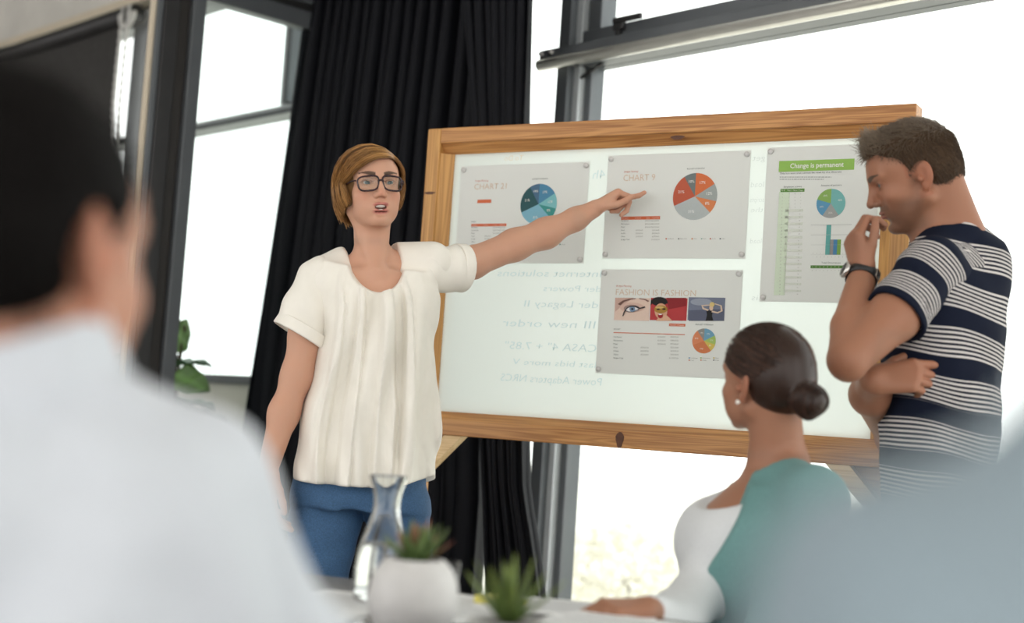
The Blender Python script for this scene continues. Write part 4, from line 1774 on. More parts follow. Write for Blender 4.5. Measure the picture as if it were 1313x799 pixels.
# ================================================================== standing man in the striped shirt
def stripe_mat(name, period, frac, pitch, dark, light):
    """bands of fine lines read from the vertex value 'stripe' (metres along the cloth)"""
    m = bpy.data.materials.new(name)
    m.use_nodes = True
    nt = m.node_tree
    b = nt.nodes['Principled BSDF']
    b.inputs['Roughness'].default_value = .85
    b.inputs['Specular IOR Level'].default_value = .1
    a = nt.nodes.new('ShaderNodeAttribute')
    a.attribute_name = 'stripe'

    def math_(op, x, y=None, v=None):
        n = nt.nodes.new('ShaderNodeMath')
        n.operation = op
        nt.links.new(x, n.inputs[0])
        if y is not None:
            nt.links.new(y, n.inputs[1])
        elif v is not None:
            n.inputs[1].default_value = v
        return n.outputs[0]
    s = a.outputs['Fac']
    band = math_('LESS_THAN', math_('FLOORED_MODULO', s, v=period), v=frac * period)
    line = math_('LESS_THAN', math_('FLOORED_MODULO', s, v=pitch), v=pitch * .46)
    f = math_('MULTIPLY', band, line)
    mx = nt.nodes.new('ShaderNodeMix')
    mx.data_type = 'RGBA'
    mx.inputs['A'].default_value = (*dark, 1)
    mx.inputs['B'].default_value = (*light, 1)
    nt.links.new(f, mx.inputs['Factor'])
    nt.links.new(mx.outputs['Result'], b.inputs['Base Color'])
    MATS[name] = m
    return m


PER, PIT = .102, .0092
stripe_mat('striped_jersey', PER, .62, PIT, (.008, .011, .024), (.62, .58, .56))
mat('navy_jersey', (.012, .016, .032), .85, noise=(300, .1))
mat('watch_strap', (.012, .012, .013), .45, noise=(100, .1))
mat('watch_steel', (.6, .58, .55), .25, metal=.9, noise=(40, .05))
mat('chino', (.10, .09, .08), .8, noise=(300, .1))


def build_man():
    Y0 = 3.15
    loc = P(1205, 1180, Y0)
    loc[2] = 0
    per = person(loc, 'man in navy and white striped t-shirt with hand at his mouth')
    a12, a20 = math.radians(10), math.radians(19)
    F = math.cos(a20) * (-math.cos(a12) * CR + math.sin(a12) * FW) - math.sin(a20) * CU
    H = Frame(P(1176, 229, Y0), F, CU - .3 * CR, .985)
    S = Solid()
    add_head(S, H, True, 0.0)
    nb = P(1213, 314, Y0 + .02)
    S.cone(H(-.030, 0, -.030), nb, .056, .060, .02)
    S.cone(H(.015, 0, -.07), P(1196, 318, Y0), .034, .045, .025)
    ls, rs = P(1186, 352, 3.02), P(1263, 337, 3.30)
    S.cone(nb, ls, .05, .046, .03)
    S.cone(nb, rs, .05, .046, .03)
    S.cone(H(-.06, .02, -.03), P(1240, 300, Y0), .03, .04, .03)

    def lv(x, y, a, b, Yc=Y0):
        return (P(x, y, Yc), a, b)
    yaw = math.radians(53)
    S.loft([lv(1207, 700, .14, .095), lv(1205, 620, .14, .09), lv(1206, 540, .145, .095), lv(1208, 470, .16, .10), lv(1212, 400, .165, .10), lv(1216, 350, .14, .085), lv(1218, 322, .08, .06)], yaw, .03)
    # left arm: elbow up, hand at the mouth
    el, wr = P(1087, 462, 2.90), P(1106, 352, 3.07)
    S.chain([ls, P(1147, 405, 2.95), el], [.050, .052, .041], .02)
    S.chain([el, P(1091, 420, 2.97), wr], [.041, .0415, .029], .010)
    S.cone(P(1088, 470, 2.90), P(1084, 462, 2.90), .030, .030, .012)
    d = nrm(-.20 * CR + .97 * CU + .12 * FW)
    n = nrm(-.93 * CR - .22 * CU + .30 * CB)
    add_hand(S, wr, d, n, CB + .3 * CR, [(42, 62, 30), (46, 66, 30), (50, 70, 34), (56, 74, 36)], thumb=((.36, -.30), (.16, -.38), (.02, -.30)), sc=.98)
    # right arm folded across, hand on the left flank
    wr2, el2 = P(1120, 488, 2.99), P(1150, 560, 3.36)
    S.chain([rs, el2], [.046, .045], .03)
    S.chain([el2, P(1116, 506, 3.08), wr2], [.045, .040, .031], .03)
    d2 = nrm(.96 * CR + .14 * CU + .18 * CB)
    n2 = nrm(.86 * CB + .42 * CU - .1 * CR)
    add_hand(S, wr2, d2, n2, CU, [(26, 10, 6), (44, 46, 30), (50, 52, 34), (54, 54, 34)], thumb=((.6, -.3), (.4, -.3), (.2, -.3)), sc=1.0)
    # legs
    for hx, hy, s in ((1185, 720, -1), (1232, 720, 1)):
        hp = P(hx, hy, Y0 - .08 * s * -1 if False else (3.07 if s < 0 else 3.23))
        kn = np.array([hp[0], hp[1], .48])
        an = np.array([hp[0] + .03, hp[1] - .01, .09])
        S.chain([hp, kn, an], [.08, .055, .04], .03)
        S.cone(an + [0, 0, -.02], np.array([an[0] - .13, an[1] + .08, .045]), .04, .035, .03)
    base = (.34, .155, .092)

    def colr(V):
        c = np.tile(np.array(base), (len(V), 1))
        near = np.linalg.norm(V - H.c, axis=1) < .17
        c[near] = head_colors(V[near], H, base, (.32, .11, .09), (.06, .035, .02), stubble=(.12, .062, .038), redness=.25)
        for q, rr in ((wr + d * .13, .08), (wr2 + d2 * .13, .08)):
            m = np.clip(1 - np.linalg.norm(V - q, axis=1) / rr, 0, 1)[:, None] * .4
            c = c * (1 - m) + np.array((.38, .14, .08)) * m
        return c
    pts = np.array([H(f, s, u) for f in (-.13, .14) for s in (-.1, .1) for u in (-.13, .15)])
    solid_obj('body', S, .007, 'skin', per, loc, [(pts.min(0), pts.max(0), .0022), (wr + [-.09, -.10, -.02], wr + [.13, .12, .18], .0022), (wr2 + [-.03, -.12, -.09], wr2 + [.19, .10, .10], .0022)], colr)
    add_eyes(H, per, F - CU * .05 + .25 * CB, loc, (.10, .13, .13))

    # ---------------- t-shirt
    B = Solid()

    def fold(u, v, Z):
        lo = np.clip((1.35 - Z) / .4, 0, 1)
        a = .006 * np.sin(u * 7 + Z * 22 + 2 * np.sin(v * 3)) * lo
        a = a + .004 * np.sin(Z * 44 + v * 6 + u * 5) * np.clip(1 - np.abs(Z - 1.12) / .2, 0, 1)
        a = a + .003 * np.sin(u * 17 - Z * 13) * lo
        return a
    B.loft([lv(1206, 760, .170, .118), lv(1204, 690, .168, .116), lv(1203, 620, .166, .113), lv(1204, 560, .168, .115), lv(1207, 490, .178, .120), lv(1211, 420, .190, .125), lv(1215, 365, .180, .115), lv(1219, 330, .125, .085)], yaw, .03, disp=fold)
    B.cone(P(1212, 312, Y0 + .02), ls + [.01, 0, .0], .060, .056, .035)
    B.cone(P(1222, 308, Y0 + .02), rs, .064, .060, .035)
    B.cone(P(1214, 318, Y0 + .02), P(1232, 345, Y0 + .03), .075, .11, .04)
    ax0 = nrm(H(-.05, 0, -.05) - nb)
    B.cone(H(-.03, 0, -.02), nb, .062, .066, .008, 's')
    B.half(P(1215, 745, Y0), -ZA)
    z1 = P(1270, 347, 3.2)
    ph = (z1[2] + .12 * z1[0]) - .31 * PER

    def st(V):
        return V[:, 2] + .12 * V[:, 0] - ph + PER * 8 + .004 * np.sin(V[:, 0] * 30 + V[:, 2] * 20)
    solid_obj('t_shirt', B, .0045, 'striped_jersey', per, loc, attrs={'stripe': st})
    # collar band
    ring = []
    c0 = nb + ax0 * .012
    X = nrm(np.cross(ax0, CB))
    Yv = np.cross(ax0, X)
    for a in np.linspace(0, 2 * PI, 40):
        ring.append(c0 + .068 * (math.cos(a) * X + math.sin(a) * Yv) + ax0 * .012 * math.cos(a * 1))
    # sleeve
    Sl = Solid()
    sa = ls + (P(1205, 335, 3.04) - ls) * .5
    ax = nrm(P(1118, 434, 2.93) - P(1190, 350, 3.01))
    hem = P(1148, 405, 2.95)
    Sl.cone(sa, hem + ax * .03, .062, .070, .02)
    Sl.cone(sa, P(1222, 350, 3.10), .060, .07, .03)

    def wv(X_, Y_, Z_):
        return -.002 * np.sin(X_ * 60 + Z_ * 45) - .0015 * np.sin(Z_ * 70 - X_ * 30)
    Sl.fn(*Sl.bounds(0), wv, .001, 'add')
    nh = nrm(ax + .35 * nrm(np.cross(ax, CB)) * -1 * 0)
    Sl.half(hem, ax, .003)
    Sl.cone(hem - ax * .03, hem + ax * .06, .056, .064, .003, 's')
    L_ = float(np.dot(hem - sa, ax))

    def st2(V):
        t = (V - hem) @ ax                      # 0 at the hem, negative towards the shoulder
        # navy hem of 16 mm, then lines, navy, lines, navy
        return -t - .016 + PER * 8 + .0
    solid_obj('sleeve', Sl, .004, 'striped_jersey', per, loc, attrs={'stripe': st2})
    V, F_ = tube_np(ring, .007, 8, False)
    mesh_np('collar', V, F_, 'navy_jersey', per, True, offset=loc)
    # far sleeve
    Sr = Solid()
    Sr.cone(rs, rs + (el2 - rs) * .5, .060, .062, .02)
    solid_obj('sleeve', Sr, .006, 'striped_jersey', per, loc, attrs={'stripe': st})

    # ---------------- trousers and shoes
    J = Solid()
    J.loft([lv(1206, 800, .155, .11), lv(1206, 740, .155, .11), lv(1206, 700, .15, .10)], yaw, .03)
    for s, Yc in ((-1, 3.07), (1, 3.23)):
        hp = P(1185 if s < 0 else 1232, 770, Yc)
        kn = np.array([hp[0], hp[1], .48])
        an = np.array([hp[0] + .03, hp[1] - .01, .09])
        J.chain([hp, kn, an], [.095, .072, .06], .03)
        sh = Solid()
        sh.cone(np.array([an[0] + .04, an[1] - .02, .05]), np.array([an[0] - .15, an[1] + .09, .042]), .05, .042, .02)
        sh.half((0, 0, 0), -ZA)
        solid_obj('shoe', sh, .006, 'leather_shoe', per, loc)
    solid_obj('trousers', J, .008, 'chino', per, loc)

    # ---------------- watch
    w = empty('wrist_watch', parent=per)
    w.location = (0, 0, 0)
    wc = wr + nrm(el - wr) * .004 * 0 + (P(1090, 420, 2.97) - wr) * .06
    axw = nrm(wr - P(1090, 420, 2.97))
    axw = nrm(axw + .30 * CB * 0)
    X = nrm(CB - axw * np.dot(CB, axw))
    Yv = np.cross(axw, X)
    rw = .0345
    for k, (rr, hh, nm, mt) in enumerate(((rw, .0105, 'strap', 'watch_strap'),)):
        V, F_ = [], []
        n_ = 40
        prof = [(rr - .003, -hh), (rr + .0015, -hh), (rr + .0025, 0), (rr + .0015, hh), (rr - .003, hh)]
        for (r_, z_) in prof:
            for j in range(n_):
                a = 2 * PI * j / n_
                V.append(wc + r_ * (math.cos(a) * X + math.sin(a) * Yv * .95) + axw * z_)
        for i in range(len(prof) - 1):
            for j in range(n_):
                F_.append([i * n_ + j, i * n_ + (j + 1) % n_, (i + 1) * n_ + (j + 1) % n_, (i + 1) * n_ + j])
        mesh_np(nm, V, F_, mt, w, True, offset=loc)
    dirc = nrm(-CR * .9 + CB * .35)
    dirc = nrm(dirc - axw * np.dot(dirc, axw))
    p0 = wc + dirc * (rw + .001)
    V, F_ = tube_np([p0, p0 + dirc * .004, p0 + dirc * .009], [.0185, .0195, .017], 24)
    mesh_np('watch_case', V, F_, 'watch_steel', w, True, offset=loc)
    V, F_ = tube_np([p0 + dirc * .009, p0 + dirc * .0095], .0145, 24)
    mesh_np('watch_face', V, F_, 'watch_strap', w, True, offset=loc)
    dirb = nrm(CR * .75 + CB * .7)
    dirb = nrm(dirb - axw * np.dot(dirb, axw))
    p1 = wc + dirb * (rw + .002)
    tv = np.cross(dirb, axw)
    bmw = bmesh.new()
    box(bmw, p1 - loc, np.array([dirb, axw, tv]), (.0018, .0125, .009), .001)
    bm_obj('buckle', bmw, 'watch_steel', w)

    # ---------------- hair
    q = H.sc
    cap = Solid()
    cap.ell(H(-.006, 0, .046), np.array((.100, .0785, .085)) * q, H.R, .01)
    cap.ell(H(-.045, 0, -.002), np.array((.058, .066, .058)) * q, H.R, .03)
    cap.ell(H(.045, 0, .085), np.array((.050, .052, .036)) * q, H.R, .03)
    cap.ell(H(.128, 0, .002), np.array((.064, .085, .096)) * q, H.R, .006, 's')
    for s in (-1, 1):                     # temples and around the ears
        cap.ell(H(.072, s * .075, .010), np.array((.050, .035, .060)) * q, H.R, .006, 's')
        cap.ell(H(-.006, s * .085, -.004), np.array((.028, .03, .040)) * q, H.R, .006, 's')
    for s in (-1, 1):
        cap.ell(H(.092, s * .045, .048), np.array((.040, .036, .038)) * q, H.R, .006, 's')
    cap.half(H(-.06, 0, -.052), -H.U + .25 * H.F, .01)
    dark = np.array((.075, .046, .028))

    def hc(V):
        return np.tile(dark * .8, (len(V), 1))
    V, F_ = cap.mesh(.0035)
    hair = mesh_np('hair', V, F_, 'hair_matte', per, True, hc(V), None, loc)
    # short strands rooted on the cap
    r = np.random.default_rng(5)
    lc = H.local(V)
    nr = lc - np.array([-.01, 0, .02])
    nr = nr / np.array([.1, .078, .09]) ** 2
    nr /= np.linalg.norm(nr, axis=1, keepdims=True)
    out = (lc[:, 2] > -.055) & (np.linalg.norm((lc - [-.01, 0, .03]) / [.098, .075, .088], axis=1) > .95)
    idx = r.choice(np.where(out)[0], 6500)
    p0, nn = lc[idx] + r.normal(0, .0008, (6500, 3)), nr[idx]
    top = np.clip((p0[:, 2] - .055) / .05, 0, 1)[:, None]
    flow = np.array([.55, 0, .1]) * top + np.array([-.25, 0, -.9]) * (1 - top)
    front = np.clip((p0[:, 0] - .03) / .05, 0, 1)[:, None] * top
    flow = flow * (1 - front) + np.array([.25, .1, .75]) * front
    flow = flow + r.normal(0, .20, (6500, 3))
    flow -= nn * (flow * nn).sum(1, keepdims=True) * .8
    flow /= np.linalg.norm(flow, axis=1, keepdims=True)
    ln = (.010 + .014 * top + .004 * front)[:, 0] * r.uniform(.6, 1.2, 6500)
    K = 5
    ts = np.linspace(0, 1, K)
    lift = (.25 + .35 * top + .25 * front)
    pth = p0[:, None, :] + ln[:, None, None] * (flow[:, None, :] * ts[None, :, None] + nn[:, None, :] * lift[:, None, :] * (ts - .45 * ts ** 2)[None, :, None])
    cc = dark * r.uniform(.6, 1.5, (6500, 1))
    rim_lit = np.clip(top * .55 + front * .6, 0, 1)  # rim light painted into the strand colour on top and at the front
    cc = cc * (1 - rim_lit * .75) + np.array((.30, .23, .165)) * rim_lit * .75 * r.uniform(.6, 1.4, (6500, 1))
    hs = strands('hair_strands', H.c + q * (pth @ H.R), .00065, cc, 'hair', hair, (0, 0, 0))
    hs.location = -loc


build_man()
# ================================================================== seated people
mat('teal_knit', (.125, .27, .265), .8, noise=(300, .1), bump=(700, .2))
mat('white_jersey', (.66, .68, .70), .75, noise=(200, .03), bump=(700, .1))
mat('white_shirt', (.60, .635, .69), .75, noise=(30, .03), bump=(300, .1))
mat('blue_grey_shirt', (.23, .29, .33), .8, noise=(60, .06), bump=(500, .2))
mat('dark_trousers', (.03, .032, .04), .8, noise=(200, .1))
mat('pearl', (.85, .82, .76), .15, noise=(50, .03))


def seated_legs(S, J, hip, fwd, side, per, loc, shoes=True, gap=.085, seat=.50):
    """thighs forward on the seat, shins down"""
    f = nrm([fwd[0], fwd[1], 0])
    l = np.array([-f[1], f[0], 0])
    for s in (-1, 1):
        h_ = np.array([hip[0], hip[1], seat]) + l * s * gap
        k_ = h_ + f * .40 + [0, 0, .0]
        a_ = np.array([k_[0], k_[1], .09]) + f * .03
        S.chain([h_, k_, a_], [.07, .05, .036], .03)
        S.cone(a_ + [0, 0, -.02], np.array([a_[0] + f[0] * .13, a_[1] + f[1] * .13, .045]), .036, .03, .03)
        J.chain([h_, k_, a_ + [0, 0, .02]], [.085, .066, .055], .03)
        sh = Solid()
        sh.cone(np.array([a_[0] - f[0] * .05, a_[1] - f[1] * .05, .05]), np.array([a_[0] + f[0] * .17, a_[1] + f[1] * .17, .04]), .048, .04, .02)
        sh.half((0, 0, 0), -ZA)
        solid_obj('shoe', sh, .007, 'leather_shoe', per, loc)


def chair(loc, fwd, label):
    """low-backed meeting chair"""
    f = nrm([fwd[0], fwd[1], 0])
    l = np.array([-f[1], f[0], 0])
    c = empty('meeting_chair', (loc[0], loc[1], 0), label, 'chair', 'chairs at the table')
    A = np.array([f, l, ZA])
    mat('chair_shell', (.06, .06, .065), .5, noise=(30, .05))
    mat('chair_steel', (.5, .5, .5), .3, metal=.9, noise=(20, .03))
    box_obj('seat', (0, 0, .395), (.21, .21, .018), 'chair_shell', c, A, .012)
    box_obj('backrest', -f * .235 + ZA * .66, (.012, .19, .13), 'chair_shell', c, A, .01)
    for s in (-1, 1):
        for t in (-1, 1):
            tube_obj('leg', [f * .17 * s + l * .17 * t + ZA * .38, f * .21 * s + l * .20 * t + ZA * .0], .011, 'chair_steel', c)
        tube_obj('back_support', [-f * .19 + l * .12 * s + ZA * .38, -f * .232 + l * .12 * s + ZA * .62], .010, 'chair_steel', c)
    return c


def build_listener():
    """woman with a bun, seated, looking towards the board"""
    Y0 = 2.78
    tc = P(972, 720, Y0)
    loc = np.array([tc[0] + .03, tc[1], 0])
    per = person(loc, 'seated woman with dark low bun, teal cardigan over a white top')
    F = nrm([-.56, .82, .10])
    H = Frame(P(985, 494, Y0), F, CU - .03 * CR, .93)
    S = Solid()
    add_head(S, H, False, 0.0)
    nb = P(998, 600, Y0 + .02)
    S.cone(H(-.02, 0, -.04), nb, .050, .055, .02)
    Fb = nrm([-.95, -.28, 0])
    L = np.array([-Fb[1], Fb[0], 0])             # her left, towards the camera
    yaw = math.atan2(L[1], L[0])
    sh = P(996, 624, Y0)
    ls, rs = sh + L * .150 + [0, 0, -.015], sh - L * .140 + [.045, 0, -.035]
    S.cone(nb, ls, .048, .04, .03)
    S.cone(nb, rs, .048, .04, .03)

    def lv(x, y, a, b):
        return (P(x, y, Y0), a, b)
    S.loft([(np.array([loc[0], loc[1], .47]), .15, .11), lv(985, 850, .14, .10), lv(978, 770, .13, .095), lv(968, 700, .14, .10), lv(972, 660, .135, .092), lv(984, 630, .10, .075), lv(992, 612, .07, .055)], yaw, .03)
    S.ell(P(932, 690, Y0), (.06, .09, .05), None, .05)
    # far (right) arm on the table edge, near (left) arm down in the lap
    elr, wrr = P(862, 800, 2.60), P(830, 783, 2.40)
    S.chain([rs, P(925, 730, 2.80), elr, wrr], [.036, .036, .034, .024], .03)
    d = nrm(P(752, 779, 2.36) - wrr)
    add_hand(S, wrr, d, ZA * .9 + np.array([-.2, -.3, .0]), np.array([-.2, .8, 0]), [(30, 30, 15), (32, 34, 18), (34, 36, 20), (36, 38, 20)], sc=.84)
    ell = P(985, 840, 2.58)
    wrl = P(880, 900, 2.52)
    S.chain([ls, ell, wrl], [.04, .037, .026], .03)
    add_hand(S, wrl, nrm([-1, .1, -.15]), ZA, np.array([0, 1.0, 0]), [(20, 20, 10)] * 4, sc=.86)
    J = Solid()
    J.loft([(np.array([loc[0], loc[1], .42]), .17, .13), (np.array([loc[0], loc[1], .56]), .155, .12)], yaw, .03)
    seated_legs(S, J, loc, Fb, 1, per, loc)
    solid_obj('trousers', J, .008, 'dark_trousers', per, loc)
    base = (.34, .16, .097)

    def colr(V):
        c = np.tile(np.array(base), (len(V), 1))
        near = np.linalg.norm(V - H.c, axis=1) < .2
        c[near] = head_colors(V[near], H, base, (.40, .13, .12), (.06, .035, .02))
        return c
    pts = np.array([H(f, s, u) for f in (-.13, .14) for s in (-.1, .1) for u in (-.13, .14)])
    solid_obj('body', S, .007, 'skin', per, loc, [(pts.min(0), pts.max(0), .003), (wrr + [-.15, -.14, -.06], wrr + [.02, .05, .06], .003)], colr)
    add_eyes(H, per, F, loc)
    # pearl earring
    V, Fc = lathe_np([(.0001, -.0045)] + [(.0045 * math.cos(a), .0045 * math.sin(a)) for a in np.linspace(-1.4, 1.4, 8)] + [(.0001, .0045)], 12, H(.002, .083, -.031))
    mesh_np('earring', V, Fc, 'pearl', per, True, offset=loc)
    # white top
    B = Solid()

    def fold(u, v, Z):
        return .003 * np.sin(Z * 40 + u * 8) * np.clip((.86 - Z) / .1, 0, 1)
    B.loft([(np.array([loc[0], loc[1], .50]), .16, .122), lv(984, 850, .15, .112), lv(976, 770, .142, .105), lv(968, 715, .148, .11), lv(978, 660, .146, .10), lv(992, 632, .12, .078)], yaw, .03, disp=fold)
    for s in (-1, 1):
        B.ell(P(926, 694, Y0) + L * .052 * s, (.066, .062, .066), None, .09)
    B.cone(P(1002, 616, Y0), ls, .050, .048, .03)
    B.cone(P(1002, 616, Y0), rs, .050, .048, .03)
    B.chain([rs, P(925, 730, 2.80), elr, elr + (wrr - elr) * .8], [.050, .056, .048, .032], .04)
    B.ell(P(926, 606, Y0 - .02), (.088, .11, .076), None, .01, 's')
    B.cone(H(-.02, 0, -.05), nb, .06, .068, .01, 's')
    solid_obj('top', B, .006, 'white_jersey', per, loc)
    # cardigan: open in front
    K = Solid()
    K.loft([(np.array([loc[0], loc[1], .46]), .18, .140), lv(980, 850, .168, .122), lv(972, 770, .160, .118), lv(964, 715, .166, .120), lv(974, 660, .160, .108), lv(990, 628, .125, .082)], yaw, .03, disp=lambda u, v, Z: .004 * np.sin(Z * 40 + u * 5))
    K.cone(P(1000, 616, Y0), ls, .057, .055, .03)
    K.cone(P(1000, 616, Y0), rs, .057, .055, .03)
    K.chain([ls, ell, ell + (wrl - ell) * .8], [.060, .056, .042], .03)
    K.cone(H(-.02, 0, -.05), nb, .064, .072, .01, 's')
    for s in (-1, 1):
        K.ell(P(926, 694, Y0) + L * .052 * s, (.078, .074, .078), None, .09)
    # front edge, running from the neck down over the chest
    p0, p1 = P(975, 612, 2.66), P(885, 772, 2.66)
    nn = nrm(np.cross(p1 - p0, FW))
    if nn[0] > 0:
        nn = -nn
    pc = P(972, 700, Y0)

    def cut(X, Y, Z):
        near = (X - p0[0]) * nn[0] + (Y - p0[1]) * nn[1] + (Z - p0[2]) * nn[2]
        far = -((X - pc[0]) * L[0] + (Y - pc[1]) * L[1]) - .5
        return np.minimum(near, np.maximum(-far, (X - pc[0]) * Fb[0] + (Y - pc[1]) * Fb[1] - .10))
    K.fn([-9, -9, -9], [9, 9, 9], cut, .006, 'i')
    solid_obj('cardigan', K, .006, 'teal_knit', per, loc)
    # hair pulled back to a low bun
    q = H.sc
    cap = Solid()
    cap.ell(H(-.006, 0, .044), np.array((.103, .080, .088)) * q, H.R, .01)
    cap.ell(H(-.045, 0, .0), np.array((.062, .066, .058)) * q, H.R, .03)
    cap.ell(H(.13, 0, -.015), np.array((.062, .09, .095)) * q, H.R, .008, 's')
    for s in (-1, 1):
        cap.ell(H(.03, s * .085, -.03), np.array((.06, .035, .058)) * q, H.R, .008, 's')
    bc = H(-.118, 0, -.018)
    cap.ell(bc, np.array((.036, .040, .036)) * q, H.R, .012)
    dark = np.array((.030, .013, .008))
    hair = solid_obj('hair', cap, .004, 'hair', per, loc, colors=lambda V: np.tile(dark * .8, (len(V), 1)))
    r = np.random.default_rng(9)
    N, Kk = 5200, 10
    r0 = r.normal(0, 1, (N, 3))
    r0 /= np.linalg.norm(r0, axis=1, keepdims=True)
    lim = .62 + .12 * r0[:, 2]
    keep = (r0[:, 2] > -.55 + .5 * np.clip(r0[:, 0] + .3, 0, 1)) & (r0[:, 0] < lim) & ~((r0[:, 0] > -.05) & (r0[:, 2] < .05))
    r0 = r0[keep]
    r1 = np.tile(np.array([-.93, 0, -.35]), (len(r0), 1)) + r.normal(0, .06, (len(r0), 3))
    pth = slerp_path(H, r0, r1, Kk, (.106, .084, .091), .042)
    pth = fuzz(pth, .0012, 4)
    # bun coils
    M_ = 420
    a0 = r.uniform(0, 2 * PI, M_)
    ts = np.linspace(0, 1, Kk)
    lat = r.uniform(-1.1, 1.1, M_)
    ang = a0[:, None] + 2.4 * ts[None]
    rad_ = np.cos(lat)[:, None] * (1.03 + .06 * np.sin(3 * ang + lat[:, None] * 3))
    coil = np.stack([-.118 + .037 * np.sin(lat)[:, None] * np.ones_like(ang), .041 * rad_ * np.cos(ang), -.018 + .037 * rad_ * np.sin(ang)], 2)
    allp = np.vstack([pth, coil])
    cc = dark * r.uniform(.5, 1.0, (len(allp), 1)) * (1 + 2.6 * (r.uniform(0, 1, (len(allp), 1)) > .8))
    hs = strands('hair_strands', H.c + q * (allp @ H.R), .0010, cc, 'hair', hair, (0, 0, 0), taper=.6)
    hs.location = -loc
    chair((loc[0] + .02, loc[1]), Fb, 'dark low-backed chair under the woman with the bun')


def build_front_man():
    """man close to the camera, seen from behind, white shirt"""
    Y0 = .97
    loc = np.array([P(-10, 900, Y0)[0], Y0 - .03, 0])
    per = person(loc, 'man in white shirt with short black hair, seen from behind')
    F = nrm([.30, .95, -.02])
    H = Frame(P(6, 336, Y0), F, CU - .02 * CR, 1.03)
    S = Solid()
    add_head(S, H, True, 0.0)
    nb = P(5, 492, Y0 - .01)
    S.cone(H(-.025, 0, -.03), nb, .056, .058, .02)
    Fb = nrm([.22, .97, 0])
    L = np.array([-Fb[1], Fb[0], 0])
    yaw = math.atan2(L[1], L[0])
    sh = P(20, 520, Y0)
    rs, ls = P(215, 640, Y0 + .02), P(-250, 600, Y0 + .02)
    S.cone(nb, rs, .042, .040, .03)
    S.cone(nb, ls, .042, .040, .03)

    def lv(x, y, a, b):
        return (P(x, y, Y0), a, b)
    low = np.array([loc[0], loc[1], .48])
    S.loft([(low, .15, .11), (np.array([loc[0], loc[1], .65]), .145, .10), lv(-5, 800, .15, .095), lv(0, 700, .15, .09), lv(5, 580, .11, .07), lv(5, 530, .06, .05)], yaw, .03)
    elr = P(375, 900, 1.10)
    tabp = P(430, 800, 1.42)
    tabp[2] = .775
    S.chain([rs, elr, tabp], [.045, .042, .03], .03)
    add_hand(S, tabp, nrm([.5, .85, 0]), ZA, np.array([-.85, .5, 0]), [(20, 30, 20)] * 4, sc=1)
    ell = P(-380, 900, 1.12)
    tl = np.array([ell[0] + .12, 1.42, .775])
    S.chain([ls, ell, tl], [.045, .042, .03], .03)
    add_hand(S, tl, nrm([.7, .7, 0]), ZA, np.array([.7, -.7, 0]), [(20, 30, 20)] * 4, sc=1)
    J = Solid()
    J.loft([(np.array([loc[0], loc[1], .42]), .18, .14), (np.array([loc[0], loc[1], .58]), .165, .125)], yaw, .03)
    seated_legs(S, J, loc, Fb, 1, per, loc)
    solid_obj('trousers', J, .010, 'dark_trousers', per, loc)
    base = (.50, .25, .165)

    def colr(V):
        c = np.tile(np.array(base), (len(V), 1))
        near = np.linalg.norm(V - H.c, axis=1) < .2
        c[near] = head_colors(V[near], H, base, (.40, .15, .12), (.05, .03, .02), redness=.3)
        return c
    pts = np.array([H(f, s, u) for f in (-.13, .14) for s in (-.1, .1) for u in (-.13, .14)])
    solid_obj('body', S, .009, 'skin', per, loc, [(pts.min(0), pts.max(0), .004)], colr)
    add_eyes(H, per, F, loc)
    B = Solid()

    def fold(u, v, Z):
        return .006 * np.sin(Z * 30 + u * 6 + 2 * np.sin(u * 3)) + .004 * np.sin(u * 14 + Z * 12)
    B.loft([(low, .185, .145), (np.array([loc[0], loc[1], .65]), .180, .135), lv(-5, 760, .185, .13), lv(0, 650, .185, .125), lv(5, 560, .150, .10), lv(5, 510, .09, .08)], yaw, .04, disp=fold)
    B.cone(P(10, 540, Y0), rs, .066, .064, .04)
    B.cone(P(10, 540, Y0), ls, .066, .064, .04)
    B.chain([rs, elr, elr + (tabp - elr) * .9], [.068, .062, .045], .03)
    B.chain([ls, ell, ell + (tl - ell) * .9], [.068, .062, .045], .03)
    B.fn(*B.bounds(0), lambda X, Y, Z: -.005 * np.sin(X * 42 + Z * 30 + 2 * np.sin(Y * 20)), .001, 'add')
    B.cone(H(-.025, 0, -.03), nb, .062, .070, .01, 's')
    solid_obj('shirt', B, .008, 'white_shirt', per, loc)
    cl = Solid()
    axn = nrm(H(-.02, 0, -.03) - nb)
    cl.cone(nb - axn * .01, nb + axn * .05, .082, .072, .01)
    cl.cone(nb - axn * .1, nb + axn * .2, .072, .066, .004, 's')
    cl.half(nb + axn * .034, axn)
    cl.half(nb - axn * .03, -axn)
    solid_obj('collar', cl, .004, 'white_shirt', per, loc)
    q = 1.0
    cap = Solid()
    cap.ell(H(-.008, 0, .046), np.array((.106, .084, .090)), H.R, .01)
    cap.ell(H(-.045, 0, -.005), np.array((.062, .070, .058)), H.R, .03)
    cap.ell(H(.125, 0, -.010), np.array((.058, .09, .088)), H.R, .006, 's')
    for s in (-1, 1):
        cap.ell(H(.062, s * .080, -.01), np.array((.050, .035, .056)), H.R, .006, 's')
        cap.ell(H(-.006, s * .088, -.006), np.array((.028, .03, .042)), H.R, .006, 's')
    cap.half(H(-.06, 0, -.050), -H.U + .25 * H.F, .01)
    dark = np.array((.005, .0042, .004))
    V, F_ = cap.mesh(.005)
    hair = mesh_np('hair', V, F_, 'hair_matte', per, True, np.tile(dark, (len(V), 1)), None, loc)
    r = np.random.default_rng(15)
    lc = H.local(V)
    idx = r.choice(np.where(lc[:, 2] > -.045)[0], 2500)
    nn = (lc[idx] - [-.01, 0, .02])
    nn /= np.linalg.norm(nn, axis=1, keepdims=True)
    fl = np.array([-.1, 0, -.5]) + r.normal(0, .3, (2500, 3))
    ts = np.linspace(0, 1, 4)
